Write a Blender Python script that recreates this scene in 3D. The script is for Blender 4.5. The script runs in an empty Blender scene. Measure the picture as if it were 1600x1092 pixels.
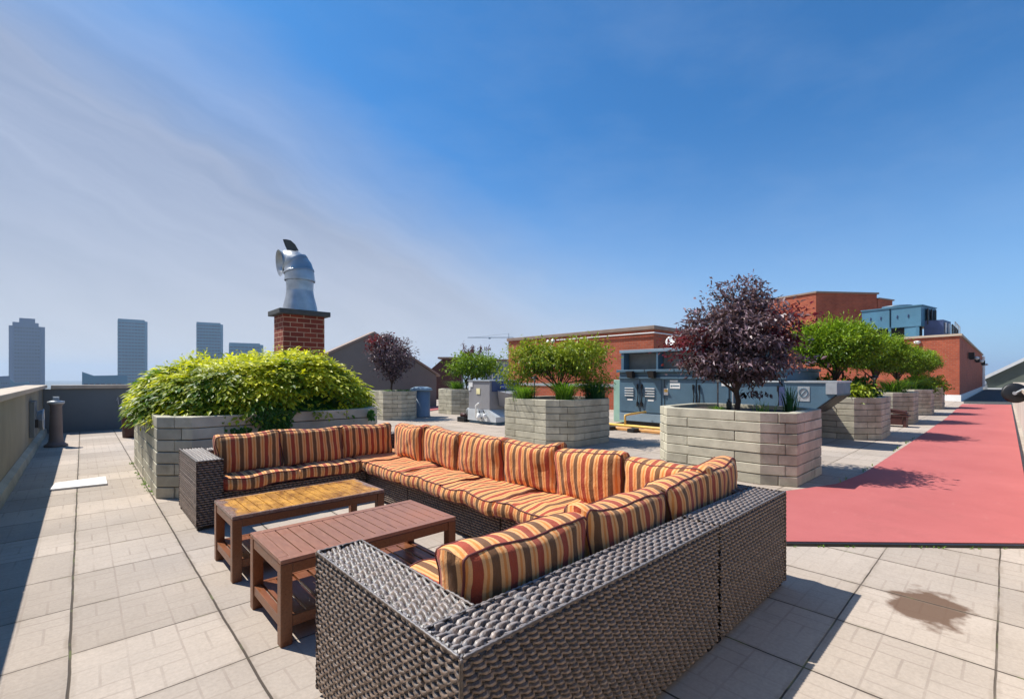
import bpy, math, random
import numpy as np
from mathutils import Vector, Matrix, noise as mnoise
R = math.radians
rnd = random.Random(7)
S = bpy.context.scene
C = S.collection

# ------------------------------------------------------------------ camera, sky, sun, exposure
cam_d = bpy.data.cameras.new('camera'); cam = bpy.data.objects.new('camera', cam_d); C.objects.link(cam)
cam_d.sensor_width = 36; cam_d.lens = 36 * 720 / 1600; cam_d.shift_y = 43 / 1600
cam_d.clip_start = 0.05; cam_d.clip_end = 20000
cam.location = (0, 0, 1.3); cam.rotation_euler = (R(90), 0, R(47 - 90))
S.camera = cam

SUN_V = Vector((-0.31, 0.60, 1.0)).normalized()            # towards the sun
sun_el = math.asin(SUN_V.z); sun_az = math.atan2(SUN_V.x, SUN_V.y)
sd = bpy.data.lights.new('sun', 'SUN'); sd.energy = 4.3; sd.angle = R(0.5); sd.color = (1.0, 0.95, 0.87)
so = bpy.data.objects.new('sun', sd); C.objects.link(so)
so.rotation_euler = SUN_V.to_track_quat('Z', 'Y').to_euler(); so.location = (0, 0, 50)

W = bpy.data.worlds.new('World'); S.world = W; W.use_nodes = True


class NT:
    def __init__(s, nt):
        s.nt = nt
    def n(s, t, **k):
        o = s.nt.nodes.new(t)
        for a, b in k.items():
            setattr(o, a, b)
        return o
    def set(s, sock, v):
        if hasattr(v, 'links') or isinstance(v, bpy.types.NodeSocket):
            s.nt.links.new(v, sock)
        else:
            sock.default_value = v
    def m(s, op, a, b=0.0, c=0.0):
        o = s.n('ShaderNodeMath', operation=op)
        s.set(o.inputs[0], a); s.set(o.inputs[1], b); s.set(o.inputs[2], c)
        return o.outputs[0]
    def mix(s, f, a, b, mode='MIX'):
        o = s.n('ShaderNodeMix', data_type='RGBA', blend_type=mode)
        s.set(o.inputs[0], f)
        s.set(o.inputs[6], a if not isinstance(a, tuple) else (*a[:3], 1)); s.set(o.inputs[7], b if not isinstance(b, tuple) else (*b[:3], 1))
        return o.outputs[2]
    def ramp(s, f, lo, hi, a=0.0, b=1.0):
        o = s.n('ShaderNodeMapRange', clamp=True)
        s.set(o.inputs[0], f); s.set(o.inputs[1], lo); s.set(o.inputs[2], hi); s.set(o.inputs[3], a); s.set(o.inputs[4], b)
        return o.outputs[0]
    def noise(s, vec, scale, detail=4, rough=.55, dim='3D'):
        o = s.n('ShaderNodeTexNoise', noise_dimensions=dim)
        if vec is not None: s.set(o.inputs['Vector'], vec)
        o.inputs['Scale'].default_value = scale; o.inputs['Detail'].default_value = detail; o.inputs['Roughness'].default_value = rough
        return o.outputs[0]
    def scale(s, vec, sc):
        o = s.n('ShaderNodeVectorMath', operation='MULTIPLY'); s.set(o.inputs[0], vec); o.inputs[1].default_value = sc
        return o.outputs[0]
    def sep(s, v):
        o = s.n('ShaderNodeSeparateXYZ'); s.set(o.inputs[0], v); return o.outputs
    def comb(s, x, y, z=0.0):
        o = s.n('ShaderNodeCombineXYZ'); s.set(o.inputs[0], x); s.set(o.inputs[1], y); s.set(o.inputs[2], z); return o.outputs[0]


wn = NT(W.node_tree); W.node_tree.nodes.clear()
sky = wn.n('ShaderNodeTexSky', sky_type='NISHITA', sun_disc=False, sun_elevation=sun_el, sun_rotation=sun_az,
           altitude=100, air_density=1.0, dust_density=0.6, ozone_density=3.0)
tc = wn.n('ShaderNodeTexCoord')
dv = tc.outputs['Generated']
dx, dy, dz = wn.sep(dv)
# thin smoky veil: thickest to the left of the view (+Y -X), towards the horizon, with streaks
side = wn.m('ADD', wn.m('MULTIPLY', dx, -0.731), wn.m('MULTIPLY', dy, 0.682))
el = wn.m('MAXIMUM', dz, 0.0)
warp = wn.noise(wn.scale(dv, (1.4, 1.4, 2.8)), 1.5, 5, .5)
edge_b = wn.m('ADD', wn.m('ADD', side, wn.m('MULTIPLY', el, -2.0)), wn.m('ADD', .42, wn.m('MULTIPLY', warp, .55)))
streak = wn.ramp(wn.noise(wn.comb(edge_b, wn.m('MULTIPLY', side, .35), 0.0), 4.5, 5, .6), 0.35, 0.70)
veil = wn.ramp(edge_b, -.06, .48)
hor = wn.m('POWER', wn.m('SUBTRACT', 1.0, wn.m('MINIMUM', wn.m('MULTIPLY', el, 2.0), 1.0)), 2.0)
tint = wn.mix(1.0, sky.outputs[0], (0.20, 0.55, 0.80), 'MULTIPLY')
c1 = wn.mix(wn.m('MULTIPLY', veil, 0.94), tint, wn.mix(streak, (1.50, 1.90, 2.80), (2.25, 2.6, 3.5)))
rightness = wn.ramp(side, -.8, .3)
wisp = wn.ramp(wn.noise(wn.scale(dv, (1.2, 2.0, 5.0)), 2.2, 7, .62), .46, .80, 0, .10)
c1 = wn.mix(wisp, c1, (2.7, 3.4, 4.6))
c2 = wn.mix(wn.m('MULTIPLY', hor, 0.80), c1, wn.mix(rightness, (2.5, 3.5, 5.1), (4.15, 4.2, 4.3)))
bg = wn.n('ShaderNodeBackground'); bg.inputs[1].default_value = 0.124
wn.set(bg.inputs[0], c2)
wo = wn.n('ShaderNodeOutputWorld'); W.node_tree.links.new(bg.outputs[0], wo.inputs[0])

S.view_settings.view_transform = 'Standard'; S.view_settings.look = 'None'
S.view_settings.exposure = 0.62; S.view_settings.gamma = 1.0
S.cycles.use_denoising = True
S.cycles.max_bounces = 8; S.cycles.volume_bounces = 0
S.cycles.sample_clamp_indirect = 6

# ------------------------------------------------------------------ mesh helpers
class MB:
    def __init__(s):
        s.v = []; s.f = []; s.uv = []; s.t = []; s.n = 0
    def add(s, verts, faces, uvs=None, tone=0.5):
        """verts (n,3); faces list/array of index tuples; uvs per corner; tone per face"""
        verts = np.asarray(verts, float)
        b = s.n
        s.v.append(verts); s.n += len(verts)
        fl = [tuple(int(i) + b for i in f) for f in faces] if not isinstance(faces, np.ndarray) else faces + b
        s.f.append(fl)
        nl = sum(len(f) for f in fl) if not isinstance(faces, np.ndarray) else fl.size
        s.uv.append(np.asarray(uvs, float).reshape(-1, 2) if uvs is not None else np.zeros((nl, 2)))
        nf = len(fl)
        s.t.append(np.full(nf, tone, float) if np.isscalar(tone) else np.asarray(tone, float))
    def box(s, x0, x1, y0, y1, z0, z1, tone=0.5, rot=None, piv=(0, 0, 0)):
        V = np.array([(x, y, z) for z in (z0, z1) for y in (y0, y1) for x in (x0, x1)], float)
        if rot is not None:
            M = np.array(rot.to_3x3()); V = (V - piv) @ M.T + piv
        F = [(0, 2, 3, 1), (4, 5, 7, 6), (0, 1, 5, 4), (2, 6, 7, 3), (0, 4, 6, 2), (1, 3, 7, 5)]
        ax = [(0, 1), (0, 1), (0, 2), (0, 2), (1, 2), (1, 2)]
        uv = []
        V0 = np.array([(x, y, z) for z in (z0, z1) for y in (y0, y1) for x in (x0, x1)], float)
        for f, (a, b) in zip(F, ax):
            for i in f: uv.append((V0[i][a], V0[i][b]))
        s.add(V, F, uv, tone)
    def obox(s, c, ux, hx, hy, hz, tone=.5):
        """box with centre c, horizontal axis ux, half sizes"""
        ux = Vector(ux).normalized(); uy = Vector((-ux.y, ux.x, 0)) if abs(ux.z) < .9 else Vector((0, 1, 0)); uz = ux.cross(uy)
        V = [Vector(c) + ux * a * hx + uy * b * hy + uz * d * hz for d in (-1, 1) for b in (-1, 1) for a in (-1, 1)]
        s.add([tuple(v) for v in V], [(0, 2, 3, 1), (4, 5, 7, 6), (0, 1, 5, 4), (2, 6, 7, 3), (0, 4, 6, 2), (1, 3, 7, 5)], None, tone)
    def tube(s, pts, rad, seg=8, cap=True, tone=.5, closed=False):
        P = [Vector(p) for p in pts]; n = len(P)
        if not hasattr(rad, '__len__'): rad = [rad] * n
        V = []; up = None
        for i, p in enumerate(P):
            if closed: d = (P[(i + 1) % n] - P[i - 1]).normalized()
            else: d = (P[min(i + 1, n - 1)] - P[max(i - 1, 0)]).normalized()
            if up is None: up = d.orthogonal().normalized()
            up = (up - d * up.dot(d)).normalized(); w = d.cross(up)
            for k in range(seg):
                a = 2 * math.pi * k / seg
                V.append(tuple(p + (up * math.cos(a) + w * math.sin(a)) * rad[i]))
        F = []
        for i in range(n if closed else n - 1):
            j = (i + 1) % n
            for k in range(seg):
                F.append((i * seg + k, i * seg + (k + 1) % seg, j * seg + (k + 1) % seg, j * seg + k))
        if cap and not closed:
            F.append(tuple(range(seg - 1, -1, -1))); F.append(tuple((n - 1) * seg + k for k in range(seg)))
        s.add(V, F, None, tone)
    def lathe(s, prof, c=(0, 0, 0), seg=24, tone=.5, M=None):
        V = []; F = []
        for r, z in prof:
            for k in range(seg):
                a = 2 * math.pi * k / seg; v = Vector((r * math.cos(a), r * math.sin(a), z))
                if M is not None: v = M @ v
                V.append((v.x + c[0], v.y + c[1], v.z + c[2]))
        for i in range(len(prof) - 1):
            for k in range(seg):
                F.append((i * seg + k, i * seg + (k + 1) % seg, (i + 1) * seg + (k + 1) % seg, (i + 1) * seg + k))
        F.append(tuple(range(seg - 1, -1, -1))); F.append(tuple((len(prof) - 1) * seg + k for k in range(seg)))
        s.add(V, F, None, tone)
    def prism(s, pts, z0, z1, tone=.5, top=True, bottom=False):
        n = len(pts); area = sum(pts[i][0] * pts[(i + 1) % n][1] - pts[(i + 1) % n][0] * pts[i][1] for i in range(n))
        if area < 0: pts = pts[::-1]
        V = [(x, y, z0) for x, y in pts] + [(x, y, z1) for x, y in pts]; F = []; uv = []; d = 0
        for i in range(n):
            j = (i + 1) % n; L = math.dist(pts[i], pts[j])
            F.append((i, j, n + j, n + i)); uv += [(d, z0), (d + L, z0), (d + L, z1), (d, z1)]; d += L
        if top: F.append(tuple(n + i for i in range(n))); uv += [p for p in pts]
        if bottom: F.append(tuple(range(n - 1, -1, -1))); uv += [p for p in pts[::-1]]
        s.add(V, F, uv, tone)
    def build(s, name, mat, parent=None, smooth=False, bevel=0, tag=None):
        me = bpy.data.meshes.new(name)
        V = np.concatenate(s.v)
        tot = []; idx = []
        for fl in s.f:
            if isinstance(fl, np.ndarray):
                tot.append(np.full(len(fl), fl.shape[1])); idx.append(fl.ravel())
            else:
                tot.append(np.array([len(f) for f in fl])); idx.append(np.array([i for f in fl for i in f]))
        tot = np.concatenate(tot).astype(np.int32); idx = np.concatenate(idx).astype(np.int32)
        me.vertices.add(len(V)); me.vertices.foreach_set('co', V.astype(np.float32).ravel())
        me.loops.add(len(idx)); me.loops.foreach_set('vertex_index', idx)
        me.polygons.add(len(tot)); st = np.concatenate([[0], np.cumsum(tot)[:-1]]).astype(np.int32)
        me.polygons.foreach_set('loop_start', st); me.polygons.foreach_set('loop_total', tot)
        if smooth: me.polygons.foreach_set('use_smooth', np.ones(len(tot), bool))
        me.update(calc_edges=True)
        if not smooth: me.polygons.foreach_set('use_smooth', np.zeros(len(tot), bool))
        uvl = me.uv_layers.new(name='UVMap'); uvl.data.foreach_set('uv', np.concatenate(s.uv).astype(np.float32).ravel())
        at = me.attributes.new('tone', 'FLOAT', 'FACE'); at.data.foreach_set('value', np.concatenate(s.t).astype(np.float32))
        me.validate(); me.materials.append(mat)
        o = bpy.data.objects.new(name, me); C.objects.link(o)
        if parent: o.parent = parent
        if bevel:
            b = o.modifiers.new('bevel', 'BEVEL'); b.width = bevel; b.segments = 2; b.limit_method = 'ANGLE'; b.angle_limit = R(40)
        if tag: T(o, *tag)
        return o


def T(o, label, cat, group=None):
    o['label'] = label; o['category'] = cat
    if group: o['group'] = group
    return o
def thing(name, label, cat, loc=(0, 0, 0), rz=0, group=None):
    o = bpy.data.objects.new(name, None); C.objects.link(o); o.location = loc; o.rotation_euler = (0, 0, rz)
    o.empty_display_size = .2
    return T(o, label, cat, group)
def struct(o):
    o['kind'] = 'structure'; return o
def copy_tree(o, parent=None):
    c = o.copy(); C.objects.link(c)
    if parent: c.parent = parent
    for ch in list(o.children): copy_tree(ch, c)
    return c

# ------------------------------------------------------------------ materials
def newmat(name):
    m = bpy.data.materials.new(name); m.use_nodes = True; m.node_tree.nodes.clear()
    t = NT(m.node_tree); out = t.n('ShaderNodeOutputMaterial'); b = t.n('ShaderNodeBsdfPrincipled')
    m.node_tree.links.new(b.outputs[0], out.inputs[0])
    return m, t, b, out
def addbump(t, b, h, strength=.4, dist=.01):
    n = t.n('ShaderNodeBump'); n.inputs['Strength'].default_value = strength; n.inputs['Distance'].default_value = dist
    t.set(n.inputs['Height'], h); t.set(b.inputs['Normal'], n.outputs[0])
def M(name, col, rough=.6, metal=0, var=.25, scale=3.0, bump=.15, bscale=60, tonevar=0, stretch=(1, 1, 1), spec=.5, dirt=None):
    m, t, b, _ = newmat(name)
    co = t.n('ShaderNodeTexCoord').outputs['Object']
    n1 = t.noise(t.scale(co, stretch), scale, 6)
    f = t.ramp(n1, .3, .7, 1 - var, 1 + var)
    if tonevar:
        a = t.n('ShaderNodeAttribute', attribute_name='tone'); f = t.m('MULTIPLY', f, t.ramp(a.outputs['Fac'], 0, 1, 1 - tonevar, 1 + tonevar))
    c = t.mix(1.0, (*col, 1), t.comb(f, f, f), 'MULTIPLY')
    if dirt:
        n3 = t.ramp(t.noise(co, scale * .37, 8, .65), .52, .68)
        c = t.mix(n3, c, (*dirt, 1))
    t.set(b.inputs['Base Color'], c); b.inputs['Metallic'].default_value = metal
    t.set(b.inputs['Roughness'], t.ramp(t.noise(co, scale * 2.3, 4), .3, .7, max(.05, rough - .08), min(1, rough + .08)))
    b.inputs['Specular IOR Level'].default_value = spec
    if bump: addbump(t, b, t.noise(t.scale(co, stretch), bscale, 5), bump, .004)
    return m
def leafmat(name, c0, c1, trans=.35, rough=.45):
    m, t, b, out = newmat(name)
    a = t.n('ShaderNodeAttribute', attribute_name='tone')
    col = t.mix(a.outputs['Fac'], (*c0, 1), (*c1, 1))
    t.set(b.inputs['Base Color'], col); b.inputs['Roughness'].default_value = rough; b.inputs['Specular IOR Level'].default_value = .28
    tr = t.n('ShaderNodeBsdfTranslucent'); t.set(tr.inputs[0], t.mix(1.0, col, (1.5, 1.5, .7, 1), 'MULTIPLY'))
    mx = t.n('ShaderNodeMixShader'); mx.inputs[0].default_value = trans
    t.nt.links.new(b.outputs[0], mx.inputs[1]); t.nt.links.new(tr.outputs[0], mx.inputs[2]); t.nt.links.new(mx.outputs[0], out.inputs[0])
    return m
def brickmat(name, bw, bh, cols, mortar, msize=.012, bump=.5):
    m, t, b, _ = newmat(name)
    uv = t.n('ShaderNodeTexCoord').outputs['UV']
    br = t.n('ShaderNodeTexBrick'); t.set(br.inputs['Vector'], uv)
    br.inputs['Scale'].default_value = 1; br.inputs['Mortar Size'].default_value = msize; br.inputs['Mortar Smooth'].default_value = .1
    br.inputs['Brick Width'].default_value = bw; br.inputs['Row Height'].default_value = bh
    br.inputs['Color1'].default_value = (*cols[0], 1); br.inputs['Color2'].default_value = (*cols[1], 1); br.inputs['Mortar'].default_value = (*mortar, 1)
    n = t.ramp(t.noise(uv, 1.1, 6), .3, .7, .8, 1.2)
    n2 = t.ramp(t.noise(uv, 40, 3), .3, .7, .85, 1.15)
    f = t.m('MULTIPLY', n, n2)
    t.set(b.inputs['Base Color'], t.mix(1.0, br.outputs[0], t.comb(f, f, f), 'MULTIPLY')); b.inputs['Roughness'].default_value = .85
    addbump(t, b, t.m('SUBTRACT', 1.0, br.outputs['Fac']), bump, .006)
    return m


def paver_material():
    m, t, b, _ = newmat('concrete_pavers')
    co = t.n('ShaderNodeTexCoord').outputs['Object']
    wob = t.noise(co, 3.0, 3); x, y, z = t.sep(co)
    x = t.m('ADD', x, t.m('MULTIPLY', t.m('SUBTRACT', wob, .5), .012))
    y = t.m('ADD', y, t.m('MULTIPLY', t.m('SUBTRACT', t.noise(co, 2.3, 3), .5), .012))
    u = t.m('DIVIDE', t.m('ADD', x, .043), .602); v = t.m('DIVIDE', t.m('SUBTRACT', y, .03), .592)
    iu = t.m('FLOOR', u); iv = t.m('FLOOR', v)
    def edge(w, half):       # 1 on the line, 0 away from it
        f = t.m('ABSOLUTE', t.m('SUBTRACT', t.m('FRACT', t.m('ADD', w, .5)), .5))
        return t.ramp(f, half * .55, half, 1, 0)
    wn_ = t.n('ShaderNodeTexWhiteNoise', noise_dimensions='2D'); t.set(wn_.inputs['Vector'], t.comb(iu, iv))
    cellr = wn_.outputs[0]
    jx = edge(u, .0105); jy = t.m('MULTIPLY', edge(v, .0078), t.ramp(t.noise(co, 1.7, 2), .35, .55, .35, 1))
    joint = t.m('MAXIMUM', jx, jy)
    # embossed basket weave: 3 x 3 sub cells, each split once
    u3 = t.m('MULTIPLY', u, 3); v3 = t.m('MULTIPLY', v, 3)
    par = t.m('MODULO', t.m('ABSOLUTE', t.m('ADD', t.m('FLOOR', u3), t.m('FLOOR', v3))), 2)
    midu = t.m('MULTIPLY', edge(t.m('ADD', u3, .5), .035), par); midv = t.m('MULTIPLY', edge(t.m('ADD', v3, .5), .035), t.m('SUBTRACT', 1, par))
    emb = t.m('MAXIMUM', t.m('MAXIMUM', edge(u3, .03), edge(v3, .03)), t.m('MAXIMUM', midu, midv))
    worn = t.ramp(t.noise(co, 1.9, 6, .6), .38, .62, .12, .85)
    emb = t.m('MULTIPLY', emb, worn)
    big = t.ramp(t.noise(co, .8, 7, .6), .3, .7, .86, 1.12)
    fine = t.ramp(t.noise(co, 55, 4, .7), .3, .7, .90, 1.10)
    cell = t.ramp(cellr, 0, 1, .86, 1.10)
    f = t.m('MULTIPLY', t.m('MULTIPLY', big, fine), cell)
    base = t.mix(t.ramp(t.noise(co, .35, 3), .35, .65), (.425, .352, .285, 1), (.41, .352, .300, 1))
    c = t.mix(1.0, base, t.comb(f, f, f), 'MULTIPLY')
    c = t.mix(t.m('MULTIPLY', emb, .62), c, (.25, .20, .165, 1))
    # blotchy grime and moss near joints
    gr = t.ramp(t.noise(co, 2.6, 8, .7), .54, .74, 0, .48)
    c = t.mix(gr, c, (.27, .225, .18, 1))
    # one old water stain with a scalloped edge in front of the track
    sx = t.m('DIVIDE', t.m('SUBTRACT', x, 3.50), .36); sy = t.m('DIVIDE', t.m('SUBTRACT', y, .30), .20)
    rr = t.m('ADD', t.m('SQRT', t.m('ADD', t.m('MULTIPLY', sx, sx), t.m('MULTIPLY', sy, sy))), t.m('MULTIPLY', t.m('SUBTRACT', t.noise(co, 6, 4), .5), 1.3))
    stn = t.ramp(rr, .66, .88, .90, 0)
    c = t.mix(stn, c, (.115, .062, .036, 1))
    halo = t.m('MULTIPLY', t.m('MAXIMUM', edge(u, .045), edge(v, .04)), t.ramp(t.noise(co, 5, 6, .7), .42, .66, 0, .5))
    c = t.mix(halo, c, (.20, .155, .115, 1))
    jn = t.mix(t.ramp(t.noise(co, 7, 5), .55, .65), (.05, .038, .028, 1), (.10, .12, .035, 1))
    c = t.mix(t.m('MULTIPLY', joint, .92), c, jn)
    t.set(b.inputs['Base Color'], c); b.inputs['Roughness'].default_value = .88; b.inputs['Specular IOR Level'].default_value = .3
    h = t.m('ADD', t.m('MULTIPLY', t.m('ADD', joint, t.m('MULTIPLY', emb, .12)), -1), t.m('MULTIPLY', t.noise(co, 90, 4), .12))
    h = t.m('ADD', h, t.m('MULTIPLY', cellr, .3))
    addbump(t, b, h, .7, .006)
    return m


def stripe_material():
    m, t, b, _ = newmat('striped_outdoor_fabric')
    tcn = t.n('ShaderNodeTexCoord'); uv = tcn.outputs['UV']; u, v, _z = t.sep(uv)
    w = t.noise(uv, 9, 2)
    uu = t.m('FRACT', t.m('DIVIDE', t.m('ADD', u, t.m('MULTIPLY', t.m('SUBTRACT', w, .5), .008)), .142))
    cr = t.n('ShaderNodeValToRGB'); t.set(cr.inputs[0], uu); cr.color_ramp.interpolation = 'LINEAR'
    terra, pale, gold, brown = (.38, .066, .028), (.82, .405, .155), (.74, .26, .06), (.185, .082, .032)
    seq = [(0, .25, terra), (.25, .34, pale), (.34, .42, gold), (.42, .50, pale), (.50, .74, brown), (.74, .84, pale), (.84, .92, gold), (.92, 1.0, pale)]
    e = cr.color_ramp.elements
    e[0].position = 0; e[0].color = (*terra, 1); e[1].position = 1; e[1].color = (*pale, 1)
    for k, (a, c_, col) in enumerate(seq):
        if k > 0: q = e.new(a + .006); q.color = (*col, 1)
        if k < len(seq) - 1: q = e.new(c_ - .006); q.color = (*col, 1)
    f = t.ramp(t.noise(tcn.outputs['Object'], 2.2, 6), .3, .7, .86, 1.14)
    thread = t.ramp(t.noise(t.comb(t.m('MULTIPLY', u, 900), t.m('MULTIPLY', v, 260)), 1.0, 2), .3, .7, .9, 1.1)
    f = t.m('MULTIPLY', f, thread)
    t.set(b.inputs['Base Color'], t.mix(1.0, cr.outputs[0], t.comb(f, f, f), 'MULTIPLY'))
    b.inputs['Roughness'].default_value = .8; b.inputs['Specular IOR Level'].default_value = .25
    b.inputs['Sheen Weight'].default_value = .15
    h = t.m('ADD', t.noise(t.scale(tcn.outputs['Object'], (1, 1, 1)), 7, 3), t.m('MULTIPLY', t.noise(t.comb(t.m('MULTIPLY', u, 14), t.m('MULTIPLY', v, 5)), 1, 4), .7))
    cr_ = t.noise(t.comb(t.m('MULTIPLY', u, 26), t.m('MULTIPLY', v, 7), t.m('MULTIPLY', w, 3)), 1, 5, .65)
    h = t.m('ADD', h, t.m('MULTIPLY', t.m('ABSOLUTE', t.m('SUBTRACT', cr_, .5)), 1.1))
    addbump(t, b, h, .75, .014)
    return m


def track_material():
    m, t, b, _ = newmat('pink_rubber')
    co = t.n('ShaderNodeTexCoord').outputs['Object']
    a = t.ramp(t.noise(co, .7, 7, .62), .3, .7); g = t.ramp(t.noise(co, 160, 3, .7), .3, .7, .88, 1.12)
    c = t.mix(a, (.375, .090, .085, 1), (.45, .122, .115, 1))
    c = t.mix(t.ramp(t.noise(co, 2.1, 8, .7), .52, .70, 0, .45), c, (.33, .088, .08, 1))
    c = t.mix(t.ramp(t.noise(t.scale(co, (1.2, 4, 1)), 3.3, 8, .75), .60, .72, 0, .35), c, (.52, .24, .21, 1))
    c = t.mix(1.0, c, t.comb(g, g, g), 'MULTIPLY')
    t.set(b.inputs['Base Color'], c); b.inputs['Roughness'].default_value = .85
    addbump(t, b, t.noise(co, 220, 3), .5, .003)
    return m


def wicker_material():
    m, t, b, _ = newmat('woven_resin_wicker')
    co = t.n('ShaderNodeTexCoord').outputs['Object']
    n = t.noise(co, 34, 3, .6)
    c = t.mix(t.ramp(n, .35, .65), (.115, .074, .050, 1), (.31, .215, .155, 1))
    c = t.mix(t.ramp(t.noise(co, 90, 2), .52, .68, 0, .6), c, (.36, .30, .25, 1))
    a = t.n('ShaderNodeAttribute', attribute_name='tone')          # darkens uprights, strand edges and gaps; recess shade put into the colour
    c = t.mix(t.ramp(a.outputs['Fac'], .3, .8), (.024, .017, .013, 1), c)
    gz = t.sep(t.n('ShaderNodeNewGeometry').outputs['Normal'])[2]          # sky sheen on upward faces, painted in as patchy pale grey
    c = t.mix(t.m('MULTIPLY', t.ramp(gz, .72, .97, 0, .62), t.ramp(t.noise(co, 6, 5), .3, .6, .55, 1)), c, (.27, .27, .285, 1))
    t.set(b.inputs['Base Color'], c); b.inputs['Roughness'].default_value = .45; b.inputs['Specular IOR Level'].default_value = .6
    addbump(t, b, t.noise(co, 400, 2), .25, .001)
    return m


def wood_material(name, c0, c1, rough=.4, worn=False):
    m, t, b, _ = newmat(name)
    co = t.n('ShaderNodeTexCoord').outputs['Object']
    g = t.noise(t.scale(co, (9, 1.2, 9)), 9, 6, .6)
    c = t.mix(t.ramp(g, .3, .7), (*c0, 1), (*c1, 1))
    c = t.mix(t.ramp(t.noise(co, 2.4, 5), .45, .7, 0, .5), c, (c1[0] * 1.25, c1[1] * 1.0, c1[2] * .8, 1))
    if worn:      # sun-burnt varnish patch covering the middle of the boards, bare grey wood at the ends
        x, y, z = t.sep(co)
        d = t.m('ADD', t.m('ABSOLUTE', t.m('DIVIDE', x, .50)), t.m('MULTIPLY', t.m('SUBTRACT', t.noise(co, 9, 6, .7), .5), .55))
        dy_ = t.m('ADD', t.m('ABSOLUTE', t.m('DIVIDE', y, .262)), t.m('MULTIPLY', t.m('SUBTRACT', t.noise(co, 14, 6, .7), .5), .25))
        k = t.m('MULTIPLY', t.ramp(d, .93, 1.0, 1, 0), t.ramp(dy_, .93, .99, 1, 0))
        am = t.mix(t.ramp(t.noise(t.scale(co, (2.2, .9, 1)), 6, 7, .7), .36, .64), (.22, .08, .014, 1), (.70, .34, .06, 1))
        bare = t.mix(t.ramp(t.noise(co, 26, 5, .7), .50, .60), c, (.30, .21, .165, 1))
        c = t.mix(k, bare, am)
    t.set(b.inputs['Base Color'], c); t.set(b.inputs['Roughness'], t.ramp(g, .3, .7, rough - .08, rough + .1))
    addbump(t, b, g, .3, .003)
    return m


MT = {}
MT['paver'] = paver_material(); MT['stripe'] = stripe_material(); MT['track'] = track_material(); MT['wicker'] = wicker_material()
MT['table'] = wood_material('stained_table_wood', (.125, .043, .016), (.215, .083, .034), .34)
MT['table_top'] = wood_material('table_top_boards', (.23, .100, .060), (.32, .150, .095), .38)
MT['table_worn'] = wood_material('sunworn_table_boards', (.16, .085, .065), (.26, .15, .11), .3, True)
MT['pipe_fab'] = M('dark_red_piping', (.13, .025, .018), .6)
MT['black'] = M('black_plastic', (.012, .012, .013), .45, bump=.1)
MT['block'] = M('grey_concrete_block', (.45, .415, .315), .85, var=.18, scale=5, bump=.6, bscale=45, tonevar=.16, dirt=(.29, .265, .195))
MT['soil'] = M('potting_soil', (.045, .030, .02), .95, var=.4, scale=20, bump=.8, bscale=40)
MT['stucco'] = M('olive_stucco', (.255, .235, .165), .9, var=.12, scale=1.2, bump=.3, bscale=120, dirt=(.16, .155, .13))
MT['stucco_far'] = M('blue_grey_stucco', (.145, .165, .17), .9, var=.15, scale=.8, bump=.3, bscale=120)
MT['coping'] = M('weathered_coping', (.46, .375, .285), .75, var=.16, scale=2.0, bump=.3, bscale=50, stretch=(3, .4, 3))
MT['cream'] = M('cream_stucco', (.55, .50, .43), .9, var=.14, scale=1.1, bump=.3, bscale=90, dirt=(.40, .35, .30))
MT['brick'] = brickmat('red_brick', .235, .082, ((.31, .055, .020), (.42, .085, .032)), (.30, .15, .10), .009)
MT['brick_far'] = brickmat('red_brick_far', .235, .10, ((.30, .056, .022), (.40, .085, .034)), (.30, .13, .085), .010)
MT['brick_big'] = brickmat('chimney_brick', .305, .112, ((.17, .026, .013), (.25, .042, .019)), (.46, .28, .18), .009, .8)
MT['slate'] = M('chimney_cap_stone', (.06, .062, .06), .7, bump=.5)
MT['galv'] = M('galvanised_metal', (.42, .43, .44), .36, metal=.7, var=.2, scale=4, bump=.1)
MT['galvd'] = M('dull_galvanised', (.40, .43, .45), .5, metal=.3, var=.18, scale=5, bump=.15)
MT['hvac'] = M('slate_blue_metal', (.075, .145, .205), .5, var=.14, scale=2.0, bump=.12, bscale=20, dirt=(.085, .14, .19))
MT['hvac_l'] = M('pale_blue_metal', (.22, .31, .38), .5, var=.14, scale=2.0, bump=.1)
MT['tower_b'] = M('cooling_tower_blue', (.075, .20, .30), .45, var=.14, scale=1.0, bump=.08)
MT['navy'] = M('navy_metal', (.05, .07, .17), .45, var=.2)
MT['violet'] = M('violet_blue_metal', (.055, .085, .20), .5, var=.2)
MT['mesh'] = M('grey_screen', (.17, .165, .15), .8, var=.2, scale=5)
MT['white'] = M('white_paint', (.78, .78, .76), .5, var=.06)
MT['cond'] = M('warm_grey_cabinet', (.27, .265, .275), .55, var=.08, scale=3)
MT['yellow'] = M('yellow_gas_pipe_paint', (.78, .47, .10), .5, var=.15, scale=8)
MT['plank'] = M('orange_plank', (.60, .30, .10), .8, var=.25, scale=6)
MT['asphalt'] = M('dark_asphalt', (.055, .058, .056), .92, var=.2, scale=2, bump=.6, bscale=120)
MT['gravel'] = M('pale_roof_gravel', (.36, .34, .31), .95, var=.2, scale=3, bump=.8, bscale=40)
MT['bark'] = M('tree_bark', (.085, .05, .035), .9, var=.35, scale=12, bump=.9, bscale=60, stretch=(1, 1, .2))
MT['stone_slab'] = M('white_slab', (.72, .70, .66), .8, var=.08, scale=4)
MT['darkwood'] = M('dark_red_wood', (.055, .014, .012), .55, var=.3, scale=8)
MT['bin_blue'] = M('blue_grey_bin', (.16, .23, .32), .5, var=.12)
MT['post'] = M('painted_grey_brown', (.155, .125, .115), .6, var=.12, scale=4)
MT['greengrey'] = M('green_grey_wall', (.12, .14, .115), .9, var=.12, scale=.6)
MT['greywall'] = M('warm_grey_wall', (.185, .165, .150), .9, var=.10, scale=.8)
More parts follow.
